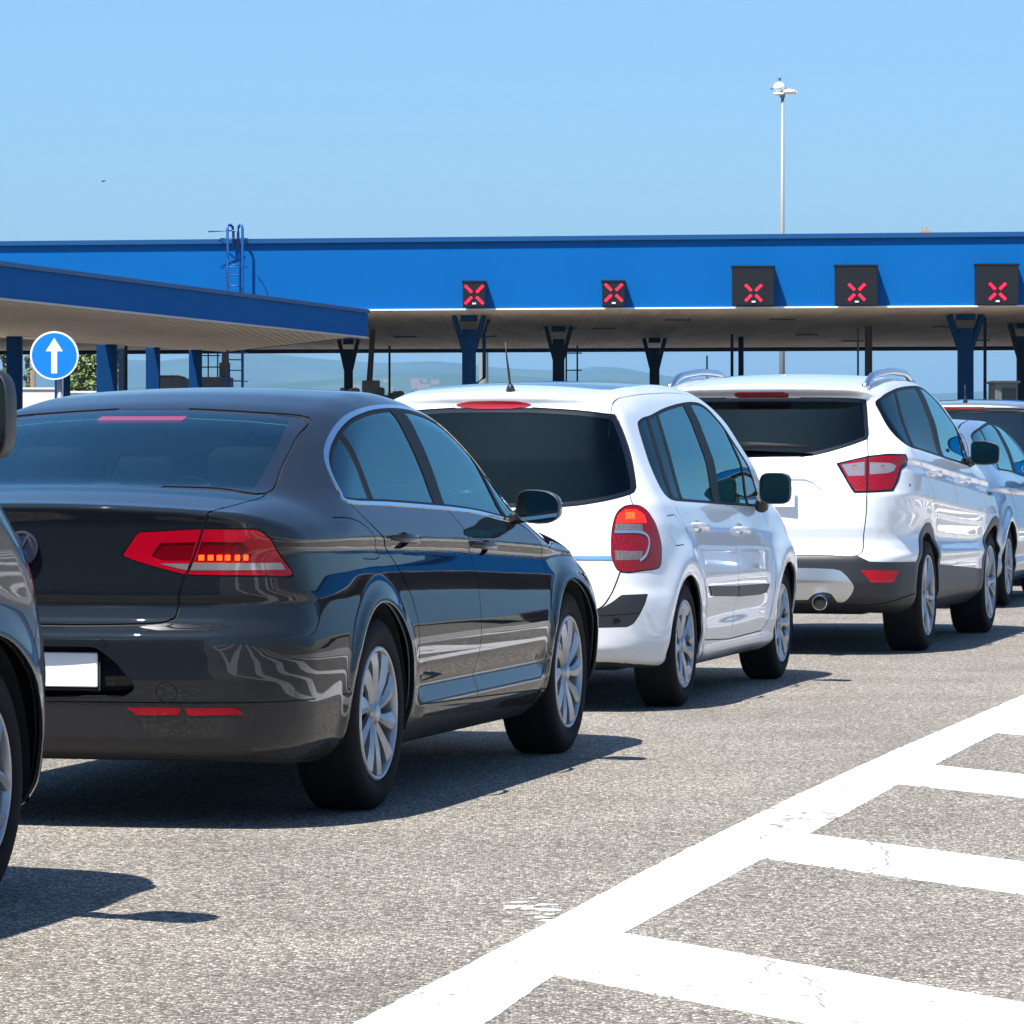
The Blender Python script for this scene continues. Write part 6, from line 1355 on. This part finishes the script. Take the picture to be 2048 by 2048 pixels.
    c.emit(c.get('recess'), 'plate_recess', P_WHITE, 0, -.010, 0); c.pair('reflector', 'reflector', REDPLAIN, .006, .008); c.pair('vent', 'fender_vent', PIANO, .003)
    lp = c.pair('lamp', 'tail_lamp', RED, .006, .015); c.pair('lamp_edge', 'lamp_surround', PIANO, .002, .012, lp); c.pair('lamp_clear', 'clear_lens', CLEARSM, .007, .006, lp); c.each('bulb', 'bulb', mat('amber bulb', (.30, .16, .12), .3, .3, coat=1), .004, .004); c.pair('headlamp', 'headlamp', CLEARSM)
    h = p['handles']; c.handle(h[0], h[1], P_WHITE, c.doors[0], .036, .040); c.handle(h[2], h[3], P_WHITE, c.doors[1], .036, .040)
    c.wheels(.346, .235, .252, 'kuga', (0, 2.69), .345, .0); c.wells((0, 2.69), .345, .392)
    c.mirror((1.86, 1.03, 1.232), .20, .160, mout('box'), 1.2, P_WHITE, (1.98, .90, 1.17))
    c.cabin(.35, 1.2, .52, 1.42, (2.1, 1.18))
    for sg in (1, -1):
        b = B(); xs = np.linspace(-.42, 1.38, 19); V = []
        for i, x in enumerate(xs):
            t = i/18; e = min(1, t/.16, (1-t)/.16); e = e*e*(3-2*e); q = c.S.newton(np.array([[x, .60, 1.70]]), 5)[0]
            q[1] = .615; zc = c.S.prof(x+c.S.kx(x)*.38)-c.S.crown(x)*(.615/.7)**2-.012
            V.append(((x, -sg*.615, zc+.010+.042*e), .018+.006*e))
        b.tube([v[0] for v in V], [v[1] for v in V], 10)
        for x in (-.40, -.35, 1.30, 1.36):
            zc = c.S.prof(x+c.S.kx(x)*.38)-c.S.crown(x)*(.615/.7)**2-.02; b.tube([(x, -sg*.615, zc), (x, -sg*.615, zc+.035)], .022, 10)
        b.build('roof_rail', SATIN, c.root, True)
    # exhaust, plate, wiper
    b = B(); b.tube([(-.86, -.43, .325), (-.935, -.43, .325), (-.938, -.43, .325)], [.045, .045, .042], 28, False); b.tube([(-.938, -.43, .325), (-.87, -.43, .325)], [.042, .038], 28, False); b.build('exhaust_pipe', CHROME, c.root, auto=30)
    b = B(); b.tube([(-.925, -.43, .325), (-.92, -.43, .325)], .041, 24); b.build('exhaust_bore', UNDER, c.root)
    b = B(); b.box((-.872, 0, .967), (.014, .53, .130), bevel=.004); o = b.build('license_plate', PLATE, c.root)
    b = B()
    q = [c.S.newton(np.array([[-.75, abs(y), z]]), 5)[0]+np.array([-.02, 0, 0]) for y, z in ((.09, 1.262), (.0, 1.266), (.17, 1.262), (.35, 1.252))]
    b.tube([(q[0][0]-.02, .09, 1.275), (q[1][0]-.025, .0, 1.280), (q[2][0]-.022, -.17, 1.276), (q[3][0]-.01, -.345, 1.266)], [.027, .022, .016, .009], 10); b.build('rear_wiper', WIPER, c.root, True)
    return c

def hatch():
    c = Car('HATCH', .020, P_BLUE, 'hatchback', 'pale blue hatchback half hidden behind the white off-roader, fifth in the queue', 'car')
    p = c.po
    dlo = smooth([(-.277, 1.335), (-.20, 1.375), (-.02, 1.408), (.25, 1.436), (.6, 1.466), (1.0, 1.485), (1.2, 1.484), (1.38, 1.462), (1.55, 1.396), (1.72, 1.305), (1.88, 1.19), (2.0, 1.075), (1.98, 1.02), (1.6, 1.03), (1.09, 1.052), (.55, 1.078), (.1, 1.09), (-.12, 1.10), (-.24, 1.16), (-.31, 1.25)], True, 3)
    c.reg('S', dlo, 'seal'); c.reg('S', inset(dlo, .016), 'glass_side', over=['seal'])
    c.reg('S', [(.25, 1.46), (.28, 1.46), (.02, 1.06), (-.02, 1.06)], 'pillar', over=['glass_side']); c.reg('S', [(1.0, 1.50), (1.14, 1.50), (.98, 1.02), (.80, 1.02)], 'pillar', over=['glass_side', 'seal'])
    dr = smooth([(-.12, 1.10), (.05, 1.0), (.25, .88), (.42, .72), (.46, .55), (.48, .36)]); db = smooth([(.85, 1.06), (1.0, .98), (1.12, .85), (1.18, .65), (1.18, .45), (1.2, .31)]); df = smooth([(1.95, 1.02), (2.15, .9), (2.28, .72), (2.30, .5), (2.28, .32)])
    c.reg('S', dr+db[::-1], 'door_rear', over=['paint']); c.reg('S', db+df[::-1], 'door_front', over=['paint'])
    for l in (dr, db, df): c.line('S', l, .007, 'gap', sm=0, over=['paint', 'door_rear', 'door_front'])
    g = rounded([(-.05, 1.37), (.50, 1.36), (.60, 1.20), (.64, 1.06), (-.05, 1.04)], .03); c.reg('R', g, 'frit', (-.9, .1)); c.reg('R', inset(g, .03), 'glass_rear', (-.9, .1)); c.line('R', [(.52, 1.43), (.60, 1.35), (.66, 1.2), (.69, 1.0), (.68, .8), (.64, .66), (-.02, .64)], .008, 'gap', (-.9, .1))
    c.line('T', [(-.5, .55), (0, .52), (.9, .50), (1.4, .52)], .014, 'gap')
    c.reg('C', rounded([(-.10, 1.02), (.12, 1.03), (.26, .98), (.22, .88), (-.06, .86), (-.16, .93)], .02), 'lamp')
    c.reg('F', rounded([(-.05, 1.06), (.70, 1.02), (.60, 1.40), (-.05, 1.45)], .03), 'glass_front', (1.5, 2.9))
    for x in (0, 2.65): c.arch(x, .32, .365)
    c.common(dict(side=[G_MID], rear=G_REAR, front=G_CLEAR))
    lp = c.pair('lamp', 'tail_lamp', RED, .003)
    h = p['handle']; c.handle(h[0], h[1], P_BLUE, c.doors[0], .034, .036)
    c.wheels(.32, .215, .226, 'hatch', (0, 2.65), .32, .0); c.wells((0, 2.65), .32, .365)
    c.mirror((1.80, 1.06, 1.08), .21, .15, mout('oval'), 1.2, PLASTIC, (1.92, .86, 1.03)); c.cabin(.4, 1.2, .4, 1.26, (2.0, 1.02))
    return c

def people_carrier():
    c = Car('MPV', .024, P_SILV, 'people_carrier', 'grey people carrier at the far right with a long brake light above its rear window', 'car')
    lim = (-1, .1)
    g = rounded([(-.05, 1.625), (.55, 1.615), (.70, 1.58), (.77, 1.30), (.79, 1.14), (.72, 1.08), (-.05, 1.06)], .03); c.reg('R', g, 'frit', lim); c.reg('R', inset(g, .028), 'glass_rear', lim); c.reg('R', [(-.05, 1.6), (.03, 1.6), (.03, 1.09), (-.05, 1.09)], 'glass_rear', lim, over=['frit'])
    c.reg('R', [(-.05, 1.662), (.205, 1.660), (.205, 1.628), (-.05, 1.630)], 'brake', lim); c.line('R', [(-.03, 1.64), (.6, 1.632), (.8, 1.55), (.83, 1.3)], .012, 'gap', lim, over=['paint'])
    dlo = rounded([(-.40, 1.54), (1.2, 1.62), (1.55, 1.56), (2.25, 1.10), (-.40, 1.13)], .06); c.reg('S', dlo, 'seal'); c.reg('S', inset(dlo, .02), 'glass_side', over=['seal'])
    for a in (.15, 1.05): c.reg('S', [(a, 1.66), (a+.1, 1.66), (a+.1, 1.0), (a, 1.0)], 'pillar', over=['glass_side', 'seal'])
    dr = [(.2, 1.11), (.45, .8), (.5, .34)]; db = [(1.15, 1.1), (1.2, .8), (1.2, .3)]; df = [(2.2, 1.08), (2.35, .8), (2.3, .32)]
    c.reg('S', dr+db[::-1], 'door_rear', over=['paint']); c.reg('S', db+df[::-1], 'door_front', over=['paint'])
    for l in (dr, db, df): c.line('S', l, .007, 'gap', over=['paint', 'door_rear', 'door_front'])
    c.reg('C', rounded([(-.02, 1.10), (.14, 1.12), (.26, 1.05), (.22, .80), (-.04, .78)], .02), 'lamp'); c.reg('F', rounded([(-.05, 1.22), (.70, 1.18), (.60, 1.60), (-.05, 1.65)], .03), 'glass_front', (1.5, 2.9))
    for x in (0, 2.68): c.arch(x, .33, .375)
    c.common(dict(side=[G_MID], rear=glass('dusty rear glass', (.30, .36, .34), fac=1.2), front=G_CLEAR))
    c.pair('lamp', 'tail_lamp', RED, .003); c.emit(c.get('brake'), 'high_brake_light', BRK, 0, .004)
    c.wheels(.33, .215, .226, 'hatch', (0, 2.68), .33, .0); c.wells((0, 2.68), .33, .375); c.cabin(.4, 1.2, .45, 1.36, (2.1, 1.15))
    zt = c.S.newton(np.array([[-.36, 0., 1.72]]), 4)[0]; b = B(); b.tube([(zt[0], 0, zt[2]-.005), (zt[0]-.005, 0, zt[2]+.03), (zt[0]-.01, 0, zt[2]+.06), (zt[0]-.03, 0, zt[2]+.16)], [.024, .016, .006, .003], 10); b.build('roof_aerial', PLASTIC, c.root, True)
    return c

def suv_near():
    c = Car('SUV', .0135, P_BRONZE, 'grey_van', 'dark grey van cut off at the left edge, black wing mirror and front wheel showing', 'van')
    dlo = rounded([(-.50, 1.66), (.2, 1.70), (1.1, 1.72), (1.75, 1.68), (2.40, 1.32), (2.40, 1.24), (-.55, 1.24)], .05); c.reg('S', dlo, 'seal'); c.reg('S', inset(dlo, .02), 'glass_side', over=['seal'])
    for a in (.15, .98): c.reg('S', [(a, 1.7), (a+.1, 1.7), (a+.1, 1.1), (a, 1.1)], 'pillar', over=['glass_side', 'seal'])
    dr = [(-.2, 1.22), (.35, .9), (.46, .6), (.5, .38)]; db = [(1.05, 1.2), (1.12, .9), (1.14, .38)]; df = [(2.2, 1.2), (2.25, 1.0), (2.24, .6), (2.18, .36)]
    c.reg('S', dr+db[::-1], 'door_rear', over=['paint']); c.reg('S', db+df[::-1], 'door_front', over=['paint'])
    for l in (dr, db, df): c.line('S', l, .005, 'gap', over=['paint', 'door_rear', 'door_front'])
    c.line('S', [(2.95, .70), (2.99, .76), (3.06, .84)], .004, 'gap'); c.line('T', [(2.3, .72), (2.7, .78), (3.0, .78), (3.25, .70)], .005, 'gap')
    c.reg('S', [(2.3, .40), (2.3, .1), (-.5, .1), (-.5, .40)], 'clad', over=['paint'])
    c.reg('S', rounded([(3.16, .86), (3.30, .84), (3.60, .76), (3.60, .90), (3.36, 1.0), (3.20, .96)], .02), 'headlamp', over=['paint']); c.reg('F', rounded([(.52, .86), (1.0, .88), (1.0, 1.02), (.55, .94)], .02), 'headlamp', (3.0, 3.7), over=['paint'])
    c.reg('F', rounded([(-.05, .62), (.45, .62), (.50, .88), (-.05, .90)], .03), 'grille', (3.2, 3.7)); c.reg('F', rounded([(-.05, .34), (.6, .34), (.55, .50), (-.05, .50)], .03), 'grille', (3.2, 3.7))
    c.reg('F', rounded([(-.05, 1.42), (.72, 1.40), (.68, 1.72), (-.05, 1.78)], .03), 'glass_front', (1.5, 2.7)); g = rounded([(-.05, 1.70), (.62, 1.68), (.68, 1.2), (-.05, 1.16)], .03); c.reg('R', g, 'glass_rear', (-1, 0))
    for x in (0, 2.62): c.arch(x, .345, .40)
    c.common(dict(side=[G_MID], rear=G_DARK, front=G_CLEAR))
    c.emit(c.get('clad'), 'lower_cladding', PLASTIC); c.pair('headlamp', 'headlamp', CLEARSM); c.emit(c.get('grille'), 'grille', PIANO)
    c.wheels(.345, .225, .236, 'suv', (0, 2.62), .345, .0); c.wells((0, 2.62), .345, .40)
    c.mirror((1.93, 1.15, 1.330), .25, .235, mout('tall'), 1.3, PLASTIC, (2.02, .92, 1.22), gl=PIANO); c.cabin(.35, 1.2, .55, 1.45, (2.05, 1.22))
    return c
# ---------------------------------------------------------------- build the queue
CARS = [fn() for fn in (saloon, compact, suv_white, hatch, people_carrier, suv_near)]
bpy.context.view_layer.update()
# the next queue, right of the hatched strip: seen only as reflections in the door panels
def side_car(c, x, y, label):
    o = dup(c.root); th = R(14.4); o.location = (x, y, 0); o.rotation_euler = (0, 0, math.pi/2-th); o['label'] = label
side_car(CARS[2], 30.5, 78.0, 'white off-roader in the neighbouring queue, mirrored in the saloon door'); side_car(CARS[0], 28.5, 70.2, 'dark saloon in the neighbouring queue, mirrored in the saloon door'); side_car(CARS[3], 32.6, 86.0, 'pale blue hatchback in the neighbouring queue, mirrored in the saloon door')
side_car(CARS[4], 34.4, 93.5, 'grey people carrier in the neighbouring queue, mirrored in white car doors')
